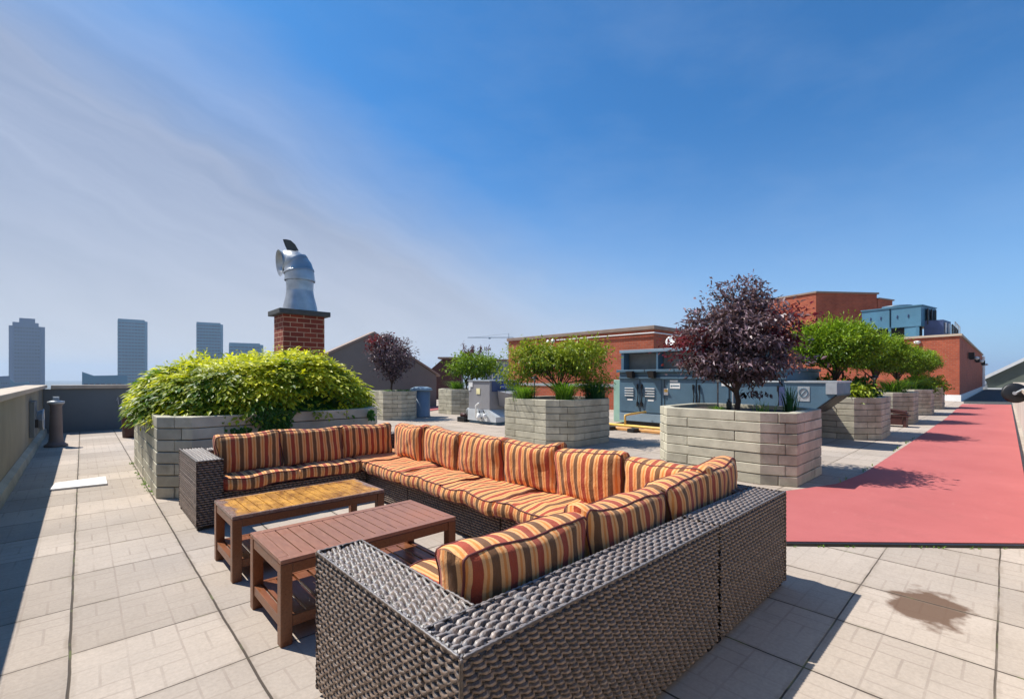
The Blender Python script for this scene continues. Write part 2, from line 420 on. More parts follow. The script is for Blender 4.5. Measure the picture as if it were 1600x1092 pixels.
MT['trim'] = M('brown_trim', (.28, .20, .155), .7, var=.12)
MT['glass_t'] = M('tower_glass', (.015, .15, .22), .35, var=.15, scale=.02, bump=0)
MT['glass_d'] = M('tower_window_bands', (.004, .015, .03), .3, var=.15, scale=.02, bump=0)
MT['glass_v'] = M('violet_tower_concrete', (.035, .075, .16), .6, var=.15, scale=.02, bump=0)
MT['city'] = M('city_floor', (.14, .15, .14), .95, var=.4, scale=.01, bump=0)
MT['tealpanel'] = M('pale_green_cabinet', (.32, .50, .40), .5, var=.12)
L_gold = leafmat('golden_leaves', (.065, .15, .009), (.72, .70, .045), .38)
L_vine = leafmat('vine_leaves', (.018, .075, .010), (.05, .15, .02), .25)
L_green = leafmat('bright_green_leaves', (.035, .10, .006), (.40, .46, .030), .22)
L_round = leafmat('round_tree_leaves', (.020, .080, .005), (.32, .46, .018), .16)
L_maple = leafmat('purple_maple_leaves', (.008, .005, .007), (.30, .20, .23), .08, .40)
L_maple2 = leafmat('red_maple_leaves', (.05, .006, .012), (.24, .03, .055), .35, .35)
L_grass = leafmat('grass_blades', (.05, .16, .012), (.22, .36, .04), .3)
L_dgrass = leafmat('dark_iris_blades', (.010, .07, .022), (.05, .16, .05), .25)

# ------------------------------------------------------------------ the setting
mb = MB(); mb.add([(-7000, -7000, -40), (7000, -7000, -40), (7000, 7000, -40), (-7000, 7000, -40)], [(0, 1, 2, 3)])
struct(mb.build('city_ground', MT['city']))
mb = MB(); mb.box(-1.0, 110, -.62, 15.4, -40, 0); mb.box(9, 109.99, 15.39, 40, -39.9, -.002); mb.box(-.99, 109.9, -9, -.61, -39.8, -.004)
struct(mb.build('roof_deck', MT['paver']))
# pink running track, 25 mm thick, and its continuation
trk = [(5.36, -.16), (31.4, -.16), (30.5, 1.42), (19.5, 1.27), (12, 1.27), (7.6, 1.29), (6.6, 1.38), (6.12, 1.55), (5.78, 1.68), (5.3, 1.95), (3.55, 1.95), (3.45, 1.70)]
mb = MB(); mb.prism(trk, .004, .026)
struct(mb.build('running_track', MT['track']))
mb = MB()
e0, e1 = Vector((5.34, -.16)), Vector((3.43, 1.72)); dd = (e1 - e0).normalized(); nn = Vector((-dd.y, dd.x)) * -1
mb.prism([tuple(e0 - dd * .02), tuple(e1), tuple(e1 - Vector((.022, .022))), tuple(e0 - dd * .02 - Vector((.022, .022)))], .003, .022)
mb.box(5.34, 31.4, -.19, -.163, .003, .022)
struct(mb.build('track_edge_strip', MT['black']))
mb = MB(); mb.prism([(9.6, 14.9), (13.4, 17.2), (12.4, 17.7), (8.8, 15.6)], .004, .026)
struct(mb.build('far_track_bend', MT['track']))
mb = MB(); mb.prism([(31.6, -.2), (70.9, -.2), (70.9, 1.55), (34.4, 1.55), (31.6, 1.42)], .003, .008)
struct(mb.build('asphalt_path', MT['asphalt']))

# parapet walls
w = thing('parapet_wall', 'long olive stucco parapet wall with pale coping running along the left side of the terrace', 'parapet wall', (0, 0, 0))
mb = MB(); mb.box(-.90, -.66, -.6, 15.25, 0, 1.045); mb.build('wall', MT['stucco'], w)
mb = MB(); mb.add([(-.66, -.6, 0), (-.585, -.6, 0), (-.585, 15.0, 0), (-.66, 15.0, 0), (-.657, -.6, .15), (-.60, -.6, .11), (-.60, 15.0, .11), (-.657, 15.0, .15)],
                 [(0, 1, 5, 4), (1, 2, 6, 5), (2, 3, 7, 6), (4, 5, 6, 7)]); mb.build('base_flashing', M('pale_base_flashing', (.36, .35, .27), .8, var=.15), w)
mb = MB()
for k in range(6): mb.box(-.955, -.60, -.6 + k * 2.66 + (.004 if k else 0), -.6 + (k + 1) * 2.66 - .004 if k < 5 else 15.30, 1.047, 1.115)
mb.build('coping', MT['coping'], w, bevel=.006)
w = thing('parapet_wall', 'blue grey parapet wall in shadow crossing the far left end of the terrace', 'parapet wall', (0, 15.1, 0))
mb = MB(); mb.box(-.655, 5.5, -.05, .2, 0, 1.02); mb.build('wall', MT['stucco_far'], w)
mb = MB(); mb.box(-.53, 5.5, -.12, .25, 1.022, 1.108); mb.build('coping', MT['coping'], w, bevel=.006)
mb = MB(); mb.tube([(.62, -.06, .72), (.64, -.09, .80), (.66, -.06, .62), (.72, -.09, .58), (.74, -.06, .75)], .012, 6); mb.build('cable_loop', MT['galvd'], w)
w = thing('parapet_wall', 'sunlit cream parapet wall along the right side of the pink track', 'parapet wall', (0, -.2, 0))
mb = MB(); mb.box(-1.0, 32, -.36, -.06, 0, .98); mb.build('wall', MT['cream'], w)
mb = MB()
for k in range(9): mb.box(-1.0 + k * 3.667 + .004, -1.0 + (k + 1) * 3.667 - .004, -.40, -.015, .982, 1.05)
mb.build('coping', MT['coping'], w, bevel=.006)

# ------------------------------------------------------------------ wicker sofa
rs_w = np.random.RandomState(3)
def wick(mb, o, U, V, lu, lv, p=.0210, q=.0205, amp=.0024, off_=.60):
    U = np.array(U, float); V = np.array(V, float); N = np.cross(U, V); o = np.array(o, float)
    rows = max(2, round(lv / p)); p = lv / rows; nq = max(2, round(lu / q)); q = lu / nq
    us = np.linspace(0, lu, nq * 4 + 1)
    fr = [0, .13, .27, .5, .73, .87]; pr = [-.2, .3, .93, 1, .93, .3]
    vs = []; rp = []; rj = []; ff = []
    for j in range(rows):
        for f, r_ in zip(fr, pr): vs.append((j + f) * p); rp.append(r_); rj.append(j); ff.append(f)
    vs.append(lv); rp.append(-.2); rj.append(rows - 1); ff.append(1)
    vs = np.array(vs); rp = np.array(rp)[:, None]; rj = np.array(rj)[:, None]; jit = rs_w.uniform(-.12, .12, rows)[rj]; jh = rs_w.uniform(-.0010, .0010, rows)[rj]; ff = np.array(ff)[:, None]
    w_ = np.cos(math.pi * (us[None, :] / q + .9 * (ff - .5) + rj * off_ + jit))
    w_ = np.tanh(2.4 * (w_ + .28))
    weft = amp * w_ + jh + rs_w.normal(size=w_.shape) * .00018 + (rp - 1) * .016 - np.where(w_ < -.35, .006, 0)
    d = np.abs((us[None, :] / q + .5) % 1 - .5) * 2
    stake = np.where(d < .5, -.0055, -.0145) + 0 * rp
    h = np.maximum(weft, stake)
    tn = (weft >= stake) & (rp > .5)  # low spots and row edges get the painted gap shade
    h = np.maximum(h - amp, -.0185)
    P = o + us[None, :, None] * U + vs[:, None, None] * V + h[:, :, None] * N
    nu, nv = len(us), len(vs)
    i = (np.arange(nv - 1)[:, None] * nu + np.arange(nu - 1)[None, :]).ravel()
    F = np.stack([i, i + 1, i + nu + 1, i + nu], 1)
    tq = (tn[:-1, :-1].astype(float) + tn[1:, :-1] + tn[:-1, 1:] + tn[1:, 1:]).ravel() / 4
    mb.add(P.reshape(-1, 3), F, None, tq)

X, Y, Z = (1, 0, 0), (0, 1, 0), (0, 0, 1); nX, nY = (-1, 0, 0), (0, -1, 0)
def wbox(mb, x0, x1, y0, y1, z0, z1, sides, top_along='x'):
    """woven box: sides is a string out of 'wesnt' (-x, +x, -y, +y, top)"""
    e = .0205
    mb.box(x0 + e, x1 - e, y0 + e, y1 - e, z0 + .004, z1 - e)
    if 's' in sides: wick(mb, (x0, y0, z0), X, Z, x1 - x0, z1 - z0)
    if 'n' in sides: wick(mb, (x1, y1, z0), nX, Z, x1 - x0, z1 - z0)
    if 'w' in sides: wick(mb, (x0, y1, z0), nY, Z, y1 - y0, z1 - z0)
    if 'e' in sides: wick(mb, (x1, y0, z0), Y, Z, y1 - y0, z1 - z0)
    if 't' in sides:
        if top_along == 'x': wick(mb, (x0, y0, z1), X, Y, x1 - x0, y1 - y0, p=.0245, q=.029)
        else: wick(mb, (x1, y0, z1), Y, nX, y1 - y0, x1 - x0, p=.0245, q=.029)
def edge(mb, a, b, r=.0072):
    a, b = Vector(a), Vector(b); L = (b - a).length; n = max(2, int(L / .013)); k = a.copy()          # wrapped rim: a knobbly strand
    mb.tube([a.lerp(b, i / n) for i in range(n + 1)], [r * (1.0 if i % 2 else .62) for i in range(n + 1)], 7)

H = .587; SB = .285; g = .008
def legs(p, pts):
    for x, y in pts:
        m_ = MB(); m_.box(x - .02, x + .02, y - .02, y + .02, 0, .05); m_.build('leg', MT['black'], p)
SG = 'sections of the wicker sofa'
s1 = thing('sofa_section', 'near wicker sofa section with the big armrest closest to the camera', 'sofa section', (.7, .94, 0), 0, SG)
def P_(root):           # parent and cancel the offset so that geometry can be given in terrace coordinates
    def f(mb_, name, mat=MT['wicker'], smooth=True, **k):
        l = np.array(root.location)
        for q in range(len(mb_.v)): mb_.v[q] = mb_.v[q] - l
        return mb_.build(name, mat, root, smooth=smooth, **k)
    return f
b = P_(s1)
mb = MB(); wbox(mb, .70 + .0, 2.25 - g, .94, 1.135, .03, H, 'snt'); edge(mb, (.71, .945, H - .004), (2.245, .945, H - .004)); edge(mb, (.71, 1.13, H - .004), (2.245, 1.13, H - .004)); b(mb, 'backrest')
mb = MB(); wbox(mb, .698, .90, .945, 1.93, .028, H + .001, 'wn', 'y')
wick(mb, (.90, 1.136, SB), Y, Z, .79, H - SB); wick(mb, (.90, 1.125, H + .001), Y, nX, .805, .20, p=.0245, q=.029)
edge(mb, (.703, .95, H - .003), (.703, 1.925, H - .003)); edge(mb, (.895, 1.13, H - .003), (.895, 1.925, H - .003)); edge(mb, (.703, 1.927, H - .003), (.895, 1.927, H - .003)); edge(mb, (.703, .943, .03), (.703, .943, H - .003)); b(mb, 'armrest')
mb = MB(); wbox(mb, .902, 2.25 - g, 1.137, 1.88, .03, SB, 'n'); b(mb, 'seat_base')
legs(s1, [(.04, .04), (.04, .93), (1.49, .04), (1.49, .88)])
s2 = thing('sofa_section', 'corner section of the wicker sofa at its right end beside the pink track', 'sofa section', (2.25, .94, 0), 0, SG); b = P_(s2)
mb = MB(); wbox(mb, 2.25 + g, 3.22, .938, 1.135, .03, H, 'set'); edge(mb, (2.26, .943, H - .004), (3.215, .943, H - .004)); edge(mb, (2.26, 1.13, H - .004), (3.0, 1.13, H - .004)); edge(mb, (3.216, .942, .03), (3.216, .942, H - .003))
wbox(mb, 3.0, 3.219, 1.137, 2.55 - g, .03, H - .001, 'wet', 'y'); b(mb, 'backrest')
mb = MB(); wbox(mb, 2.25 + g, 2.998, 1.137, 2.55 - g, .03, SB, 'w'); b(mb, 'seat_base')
legs(s2, [(.04, .04), (.93, .04), (.93, 1.55), (.04, 1.57)])
s3 = thing('sofa_section', 'middle wicker sofa section of the long side facing the coffee tables', 'sofa section', (2.25, 2.55, 0), 0, SG); b = P_(s3)
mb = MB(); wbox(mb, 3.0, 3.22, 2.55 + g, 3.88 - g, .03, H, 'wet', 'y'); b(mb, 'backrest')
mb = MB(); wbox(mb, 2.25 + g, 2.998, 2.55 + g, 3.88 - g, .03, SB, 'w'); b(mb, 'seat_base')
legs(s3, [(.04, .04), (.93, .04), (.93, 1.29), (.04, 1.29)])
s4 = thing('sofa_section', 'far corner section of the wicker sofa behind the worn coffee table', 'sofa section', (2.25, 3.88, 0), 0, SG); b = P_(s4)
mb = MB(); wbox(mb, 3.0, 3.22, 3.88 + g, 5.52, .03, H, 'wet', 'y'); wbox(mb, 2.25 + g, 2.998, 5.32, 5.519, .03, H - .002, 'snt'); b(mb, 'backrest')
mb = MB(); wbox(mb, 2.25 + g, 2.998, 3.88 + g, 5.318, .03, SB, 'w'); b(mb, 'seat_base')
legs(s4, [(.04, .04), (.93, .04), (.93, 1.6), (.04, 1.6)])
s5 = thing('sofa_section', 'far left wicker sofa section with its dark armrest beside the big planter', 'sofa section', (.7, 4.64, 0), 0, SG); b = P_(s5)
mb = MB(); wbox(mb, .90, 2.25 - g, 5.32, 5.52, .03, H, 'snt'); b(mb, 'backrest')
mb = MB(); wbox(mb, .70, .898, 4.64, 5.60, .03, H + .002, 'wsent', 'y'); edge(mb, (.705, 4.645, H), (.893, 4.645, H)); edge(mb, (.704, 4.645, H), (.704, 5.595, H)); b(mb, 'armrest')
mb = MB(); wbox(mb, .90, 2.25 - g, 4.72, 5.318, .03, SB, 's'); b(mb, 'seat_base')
legs(s5, [(.03, .04), (.03, .92), (1.5, .84), (1.5, .12)])

# ------------------------------------------------------------------ cushions
def cushion(name, label, group, loc, size, rot, seed, puff=.30, offs=0.0, sag=.085):
    """local X = across the stripes, local Y = along them, local Z = thickness"""
    W_, L_, D_ = size; n = 20
    def shape(a, b_, c):
        ea = 1 - abs(a) ** 3.5; eb = 1 - abs(b_) ** 3.5
        t_ = (1 - puff) + puff * math.sqrt(max(0, ea * eb))
        x = a * W_ / 2; y = b_ * L_ / 2; z = c * D_ / 2 * t_
        r_ = .045                                   # rounded plan corners
        ax = abs(x) - (W_ / 2 - r_); ay = abs(y) - (L_ / 2 - r_)
        if ax > 0 and ay > 0:
            q_ = math.hypot(ax, ay)
            if q_ > 1e-6:
                k = max(ax, ay) / q_
                x = math.copysign(W_ / 2 - r_ + ax * k, x); y = math.copysign(L_ / 2 - r_ + ay * k, y)
        bul = (1 - c * c) * .018
        if abs(a) > .999: x += math.copysign(bul, x)
        if abs(b_) > .999: y += math.copysign(bul, y)
        x *= 1 - .055 * (1 - abs(b_) ** 2) * abs(a) ** 3; y *= 1 - sag * (1 - abs(a) ** 2) * abs(b_) ** 3
        v = Vector((x, y, z)); q_ = v * 4 + Vector((seed * 3.1, seed * 1.7, 0))
        d = mnoise.noise_vector(q_) * .022 + mnoise.noise_vector(q_ * 2.9) * .008
        return v + d
    def pillow_uv(v, ax):
        if ax == 0: return (v.z + v.x * .1 + offs + W_ / 2 * (1 if v.x > 0 else -1), v.y)
        return (v.x + offs, v.y if ax == 2 else v.z)
    mb = MB()
    for ax in range(3):
        nn_ = {0: (n, 6), 1: (n, 6), 2: (n, n)}[ax]
        for sgn in (-1, 1):
            P = []; UV = []
            for i in range(nn_[0] + 1):
                for j in range(nn_[1] + 1):
                    p_ = -1 + 2 * i / nn_[0]; q_ = -1 + 2 * j / nn_[1]
                    abc = {0: (sgn, p_, q_), 1: (p_, sgn, q_), 2: (p_, q_, sgn)}[ax]
                    v = shape(*abc); P.append(tuple(v)); UV.append(pillow_uv(v, ax))
            F = []
            for i in range(nn_[0]):
                for j in range(nn_[1]):
                    k = i * (nn_[1] + 1) + j; f = (k, k + 1, k + nn_[1] + 2, k + nn_[1] + 1)
                    if (sgn > 0) == (ax in (0, 2)): f = f[::-1]
                    F.append(f)
            mb.add(P, F, [UV[i] for f in F for i in f])
    o = mb.build(name, MT['stripe'], None, smooth=True)
    pm = MB()
    for c in (-1, 1):
        loop = []
        m_ = 22
        for k in range(m_): loop.append((-1 + 2 * k / m_, -1))
        for k in range(m_): loop.append((1, -1 + 2 * k / m_))
        for k in range(m_): loop.append((1 - 2 * k / m_, 1))
        for k in range(m_): loop.append((-1, 1 - 2 * k / m_))
        pm.tube([shape(a, b_, c) for a, b_ in loop], .0052, 6, closed=True)
    pm.build('piping', MT['pipe_fab'], o, smooth=True)
    o.location = loc; o.rotation_euler = rot
    T(o, label, 'cushion', group)
    return o
BC, SC = 'striped back cushions of the sofa', 'striped seat cushions of the sofa'
# seat cushions : (x0,x1,y0,y1, stripes across x or y)
zs = .287
def seat(x0, x1, y0, y1, across, label, k):
    dz_ = .020 if k >= 8 else 0
    c = ((x0 + x1) / 2, (y0 + y1) / 2, zs + .060 + dz_)
    if across == 'x': cushion('seat_cushion', label, SC, c, (x1 - x0 - .004, y1 - y0, .125 + 2 * dz_), (0, 0, 0), k, .20, sag=.02, offs=k * .043)
    else: cushion('seat_cushion', label, SC, c, (y1 - y0 - .004, x1 - x0, .125), (0, 0, R(90)), k, .20, sag=.02, offs=k * .043)
seat(.905, 1.56, 4.69, 5.25, 'x', 'shaded striped seat cushion beside the dark armrest of the far left section', 1)
seat(1.56, 2.19, 4.69, 5.25, 'x', 'shaded striped seat cushion on the far left section, next to the far corner', 2)
seat(2.20, 2.93, 4.62, 5.30, 'y', 'striped seat cushion in the far inner corner of the sofa', 3)
seat(2.19, 2.93, 3.92, 4.615, 'y', 'sunlit seat cushion of the long side nearest the far corner', 4)
seat(2.185, 2.93, 3.22, 3.915, 'y', 'sunlit seat cushion second from the far corner on the long side', 5)
seat(2.18, 2.93, 2.54, 3.215, 'y', 'sunlit seat cushion third from the far corner on the long side', 6)
seat(2.17, 2.93, 1.87, 2.535, 'y', 'sunlit seat cushion on the long side next to the near wing', 7)
seat(.905, 1.60, 1.19, 1.86, 'x', 'orange striped seat cushion beside the big near armrest', 8)
seat(1.605, 2.30, 1.19, 1.86, 'x', 'striped seat cushion in the middle of the near wing', 9)
seat(2.305, 2.99, 1.19, 1.86, 'x', 'striped seat cushion in the near inner corner of the sofa', 10)
# back cushions
ys = [4.86, 4.24, 3.60, 2.96, 2.36, 1.77, 1.20]
lb = ['back cushion in the far corner, first of the long side', 'second back cushion from the far corner on the long side',
      'third back cushion from the far corner on the long side', 'fourth back cushion from the far corner, in front of the centre planter',
      'fifth back cushion from the far corner, second last before the near corner', 'last back cushion of the long side, tucked into the near corner']
for k in range(6):
    w_ = ys[k] - ys[k + 1]
    cushion('back_cushion', 'sunlit striped ' + lb[k], BC, (2.72 + .01 * (k % 2), (ys[k] + ys[k + 1]) / 2, .572), (w_ + .012, .375, .235),
            (R(90), R(rnd.uniform(-3.5, 3.5)), R(-90 + rnd.uniform(-4, 4))), 20 + k, .50, offs=.07 * k)
    bpy.context.view_layer.update()
xs = [.905, 1.46, 2.09, 2.70]
lb = ['shaded dark red striped back cushion next to the far left armrest', 'shaded striped back cushion in the middle of the far left wing', 'shaded striped back cushion at the corner end of the far left wing']
for k in range(3):
    cushion('back_cushion', lb[k], BC, ((xs[k] + xs[k + 1]) / 2, 5.02 + .02 * k, .568), (xs[k + 1] - xs[k] + .012, .37, .22), (R(84), R(rnd.uniform(-1.5, 1.5)), R(rnd.uniform(-2, 2))), 30 + k, .50, offs=.03 + .05 * k)
xs = [.905, 1.58, 2.22, 3.18]
lb = ['maroon and brown striped back cushion nearest the camera, its piped rear corner showing', 'striped back cushion in the middle of the near wing, seen from behind', 'striped back cushion at the right end of the near wing over the woven corner']
for k in range(3):
    cushion('back_cushion', lb[k], BC, ((xs[k] + xs[k + 1]) / 2, 1.272, .548 + (.005, 0, .030)[k]), (xs[k + 1] - xs[k] + .008, .33, .205), (R(88), R((0, 1.5, -3.5)[k]), R(rnd.uniform(-1.5, 1.5))), 40 + k, .40, offs=.02 + .06 * k)

# ------------------------------------------------------------------ coffee tables
def coffee_table(label, loc, w_, d_, worn):
    t = thing('coffee_table', label, 'coffee table', loc, 0, 'coffee tables')
    h = .42; lg = .055
    ml = MT['table']
    for sx in (0, 1):
        for sy in (0, 1):
            x = sx * (w_ - lg); y = sy * (d_ - lg)
            m_ = MB(); m_.box(x, x + lg, y, y + lg, 0, h - .022); m_.build('leg', ml, t, bevel=.004)
    m_ = MB(); a0, a1 = h - .075, h - .024
    m_.box(lg + .001, w_ - lg - .001, .004, .028, a0, a1); m_.box(lg + .001, w_ - lg - .001, d_ - .028, d_ - .004, a0, a1)
    m_.box(.004, .028, lg + .001, d_ - lg - .001, a0, a1); m_.box(w_ - .028, w_ - .004, lg + .001, d_ - lg - .001, a0, a1)
    m_.build('apron', ml, t, bevel=.003)
    m_ = MB(); fr = .05; m_.box(0, w_, 0, fr, h - .02, h); m_.box(0, w_, d_ - fr, d_, h - .02, h); m_.box(0, fr, fr + .001, d_ - fr - .001, h - .02, h); m_.box(w_ - fr, w_, fr + .001, d_ - fr - .001, h - .02, h)
    n = 14; sw = (w_ - 2 * fr) / n
    for k in range(n): m_.box(fr + k * sw + .003, fr + (k + 1) * sw - .003, fr + .002, d_ - fr - .002, h - .019, h - .0015)
    top = m_.build('table_top', MT['table_worn'] if worn else MT['table_top'], t, bevel=.002)
    if worn:                                            # material is centred on the object: shift the mesh origin
        for v in top.data.vertices: v.co.x -= w_ / 2; v.co.y -= d_ / 2
        top.location = (w_ / 2, d_ / 2, 0)
    m_ = MB(); z1 = .135
    m_.box(.006, .040, lg + .001, d_ - lg - .001, z1 - .05, z1); m_.box(w_ - .040, w_ - .006, lg + .001, d_ - lg - .001, z1 - .05, z1)
    m_.box(lg + .001, w_ - lg - .001, .008, .034, z1 - .05, z1); m_.box(lg + .001, w_ - lg - .001, d_ - .034, d_ - .008, z1 - .05, z1)
    n = 11; sw = (w_ - .09) / n
    for k in range(n): m_.box(.045 + k * sw + .006, .045 + (k + 1) * sw - .006, .036, d_ - .036, z1 - .018, z1 - .001)
    m_.build('lower_shelf', ml, t, bevel=.002)
    return t
coffee_table('brown slatted coffee table nearest the camera, with a plain brown slatted top', (.695, 2.37, 0), 1.03, .55, False)
coffee_table('coffee table with a peeling golden orange varnished top, behind the brown one', (.69, 3.32, 0), 1.04, .54, True)

# ------------------------------------------------------------------ planters of stacked concrete blocks
def planter(label, pts, h=.88, rows=7, blk=.62, group='concrete block planters', soil=.06, seed=1):
    rg = random.Random(seed)
    n = len(pts); area = sum(pts[i][0] * pts[(i + 1) % n][1] - pts[(i + 1) % n][0] * pts[i][1] for i in range(n))
    if area < 0: pts = pts[::-1]
    cx_ = sum(p[0] for p in pts) / n; cy_ = sum(p[1] for p in pts) / n
    root = thing('planter', label, 'planter', (cx_, cy_, 0), 0, group)
    P = [Vector((p[0] - cx_, p[1] - cy_)) for p in pts]
    inn = []
    th = .13
    for i in range(n):                                   # inner offset corners
        a = (P[i] - P[i - 1]).normalized(); b_ = (P[(i + 1) % n] - P[i]).normalized()
        na = Vector((-a.y, a.x)); nb = Vector((-b_.y, b_.x)); bis = (na + nb); bis /= max(.2, bis.dot(na))
        inn.append(P[i] + bis * th)
    cum = [0]
    for i in range(n): cum.append(cum[-1] + (P[(i + 1) % n] - P[i]).length)
    L = cum[-1]
    def at(s):
        s %= L
        for i in range(n):
            if s <= cum[i + 1] + 1e-9:
                f = (s - cum[i]) / (cum[i + 1] - cum[i]); j = (i + 1) % n
                return P[i].lerp(P[j], f), inn[i].lerp(inn[j], f)
    mb = MB(); rh = h / rows
    for r_ in range(rows):
        z0, z1 = r_ * rh, (r_ + 1) * rh - .007
        js = []
        for i in range(n):                               # joints sit a short way past alternate sides of the corners
            e = cum[i + 1] - cum[i]
            off = .20 if r_ % 2 else .0
            if r_ % 2: js += [cum[i] + min(.42 * e, .30)] if i % 2 else [cum[i] + e - min(.42 * e, .12)]
            else: js += [cum[i] + e * .5] if e < .7 else [cum[i] + e - .30]
            if e > 1.9:
                k = int(e / 1.15)
                for q in range(1, k): js.append(cum[i] + e * q / k + (.12 if r_ % 2 else -.08))
        js = sorted(set(round(j % L, 3) for j in js))
        jj = [js[0]]
        for j in js[1:]:
            if j - jj[-1] > .16: jj.append(j)
        js = jj
        for k in range(len(js)):
            s0 = js[k] + .0035; s1 = (js[k + 1] if k + 1 < len(js) else js[0] + L) - .0035
            st = [s0] + [c + q * L for q in (0, 1) for c in cum[:-1] if s0 + .003 < c + q * L < s1 - .003] + [s1]
            o_ = rg.uniform(-.004, .004); tn = rg.random(); V = []; bz = .006; zz0 = z0 + rg.uniform(0, .002); zz1 = z1 - rg.uniform(0, .002)
            sec = len(st)
            for ii, s_ in enumerate(st):
                a, b_ = at(s_); d = (a - b_).normalized(); e_ = 1 if 0 < ii < sec - 1 else .0
                a = a + d * o_
                ai = a - d * bz
                end = (ii == 0 or ii == sec - 1)
                ax = ai if end else a
                V += [(ai.x, ai.y, zz0), (ax.x, ax.y, zz0 + bz), (ax.x, ax.y, zz1 - bz), (ai.x, ai.y, zz1), (b_.x, b_.y, zz1), (b_.x, b_.y, zz0)]
            # add bevel sections just inside both ends
            st2 = [s0, s0 + .006] + st[1:-1] + [s1 - .006, s1]; V = []
            for ii, s_ in enumerate(st2):
                a, b_ = at(s_); d = (a - b_).normalized(); a = a + d * o_; ai = a - d * bz
                end = (ii == 0 or ii == len(st2) - 1); ax = ai if end else a
                V += [(ai.x, ai.y, zz0), (ax.x, ax.y, zz0 + bz), (ax.x, ax.y, zz1 - bz), (ai.x, ai.y, zz1), (b_.x, b_.y, zz1), (b_.x, b_.y, zz0)]
            F = []
            for ii in range(len(st2) - 1):
                for q in range(6):
                    a0 = ii * 6 + q; a1 = ii * 6 + (q + 1) % 6
                    F.append((a0, a0 + 6, a1 + 6, a1))
            F.append((0, 1, 2, 3, 4, 5)); m_ = (len(st2) - 1) * 6; F.append((m_ + 5, m_ + 4, m_ + 3, m_ + 2, m_ + 1, m_))
            mb.add(V, F, None, tn)
    mb.build('block_wall', MT['block'], root)
    mb = MB(); mb.prism([tuple(p) for p in inn], .01, h - soil); mb.build('soil', MT['soil'], root)
    return root
planter('largest grey block planter, long side behind the far left sofa cushions', [(.58, 6.20), (.86, 5.93), (2.85, 5.93), (3.12, 6.2), (3.12, 9.1), (2.85, 9.38), (.86, 9.38), (.58, 9.1)], seed=1)
planter('grey block planter with the small dark maple, beside the blue grey bin', [(6.6, 12.75), (7.0, 12.37), (7.45, 12.37), (7.72, 12.7), (7.72, 13.9), (7.4, 14.2), (6.95, 14.2), (6.6, 13.85)], seed=2)
planter('grey block planter half hidden behind the grey condenser cabinet', [(9.35, 13.1), (9.65, 12.5), (11.0, 12.5), (11.3, 12.85), (11.3, 14.4), (10.9, 14.8), (9.9, 14.5), (9.35, 13.9)], seed=3)
planter('grey block planter in the centre, in front of the brick building', [(6.28, 5.82), (6.62, 5.42), (7.72, 5.42), (8.05, 5.75), (8.05, 6.8), (7.72, 7.12), (6.55, 7.12), (6.28, 6.95)], seed=4)
planter('big pale block planter with the purple maple, right behind the sofa corner', [(6.0, 2.03), (6.16, 1.68), (7.22, 1.68), (7.6, 2.05), (7.6, 3.2), (7.3, 3.52), (6.3, 3.52), (6.0, 3.25)], seed=5)
oct_ = [(0, .40), (.42, .02), (1.55, .02), (1.95, .40), (1.95, 1.5), (1.55, 1.88), (.42, 1.88), (0, 1.5)]
pl = ['block planter first in the row along the track, nearest of the round trees', 'block planter second in the row along the track, behind the dark bench',
      'block planter third in the row along the track', 'block planter last in the row, close to the brick building']
row = [(11.65, 1.74), (16.25, 1.72), (20.6, 1.72), (25.0, 1.74)]
for k in range(4): planter(pl[k], [(row[k][0] + a, row[k][1] + b_) for a, b_ in oct_], seed=6 + k)

# ------------------------------------------------------------------ foliage
def leaf_quads(P, D, N_, ln, wd, tone, mb, fold=.25):
    """P base, D direction, N_ normal, per-leaf length and width (arrays) -> kite shaped leaves"""
    D = D / np.linalg.norm(D, axis=1, keepdims=True)
    B = np.cross(N_, D); B /= (np.linalg.norm(B, axis=1, keepdims=True) + 1e-9); N2 = np.cross(D, B)
    ln = ln[:, None]; wd = wd[:, None]
    mid = P + D * ln * .45 - N2 * ln * .06
    a = P; b_ = mid + B * wd * .5 + N2 * wd * fold; c = P + D * ln - N2 * ln * .22; d = mid - B * wd * .5 + N2 * wd * fold
    m_ = mid - N2 * wd * .02
    n = len(P)
    V = np.stack([a, b_, c, d], 1).reshape(-1, 3); F = np.arange(n * 4).reshape(-1, 4)
    mb.add(V, F, None, tone)

def rs(seed): return np.random.RandomState(seed)
def crown(mb, c, rad, ncl, nleaf, ln, seed, spread=.16, hang=-.15, flat=.6, shell=.45, lobes=None, top_bias=.25, aspect=.45, irr=.28):
    """leaf clusters in an ellipsoid volume; returns the cluster centres"""
    r = rs(seed); cs = []
    c = np.array(c); rad = np.array(rad)
    while len(cs) < ncl:
        v = r.normal(size=3); v /= np.linalg.norm(v); q = r.uniform(shell, 1.0) ** .6
        p = v * q
        k = mnoise.noise(Vector(v * 1.7) + Vector((seed, 0, 0)))
        p = p * (1 + irr * k)
        if lobes is not None and not lobes(p): continue
        cs.append(c + p * rad)
    cs = np.array(cs)
    for p in cs:
        n = int(nleaf * r.uniform(.6, 1.4)); out = (p - c) / rad; out /= np.linalg.norm(out) + 1e-6
        off = r.normal(size=(n, 3)) * spread * np.array([1, 1, flat]) * r.uniform(.7, 1.3)
        pos = p + off
        D = out * .8 + r.normal(size=(n, 3)) * .7; D[:, 2] += hang
        Nn = np.array([0, 0, 1.0]) * .9 + out * .5 + r.normal(size=(n, 3)) * .45
        tone = np.clip(.5 + r.normal(size=n) * .2 + out[2] * top_bias, 0, 1)  # upper leaves paler, lower ones darker: light from above put into the tone
        s_ = ln * r.uniform(.6, 1.3, n)
        leaf_quads(pos, D, Nn, s_, s_ * aspect * r.uniform(.8, 1.3, n), tone, mb)
    return cs
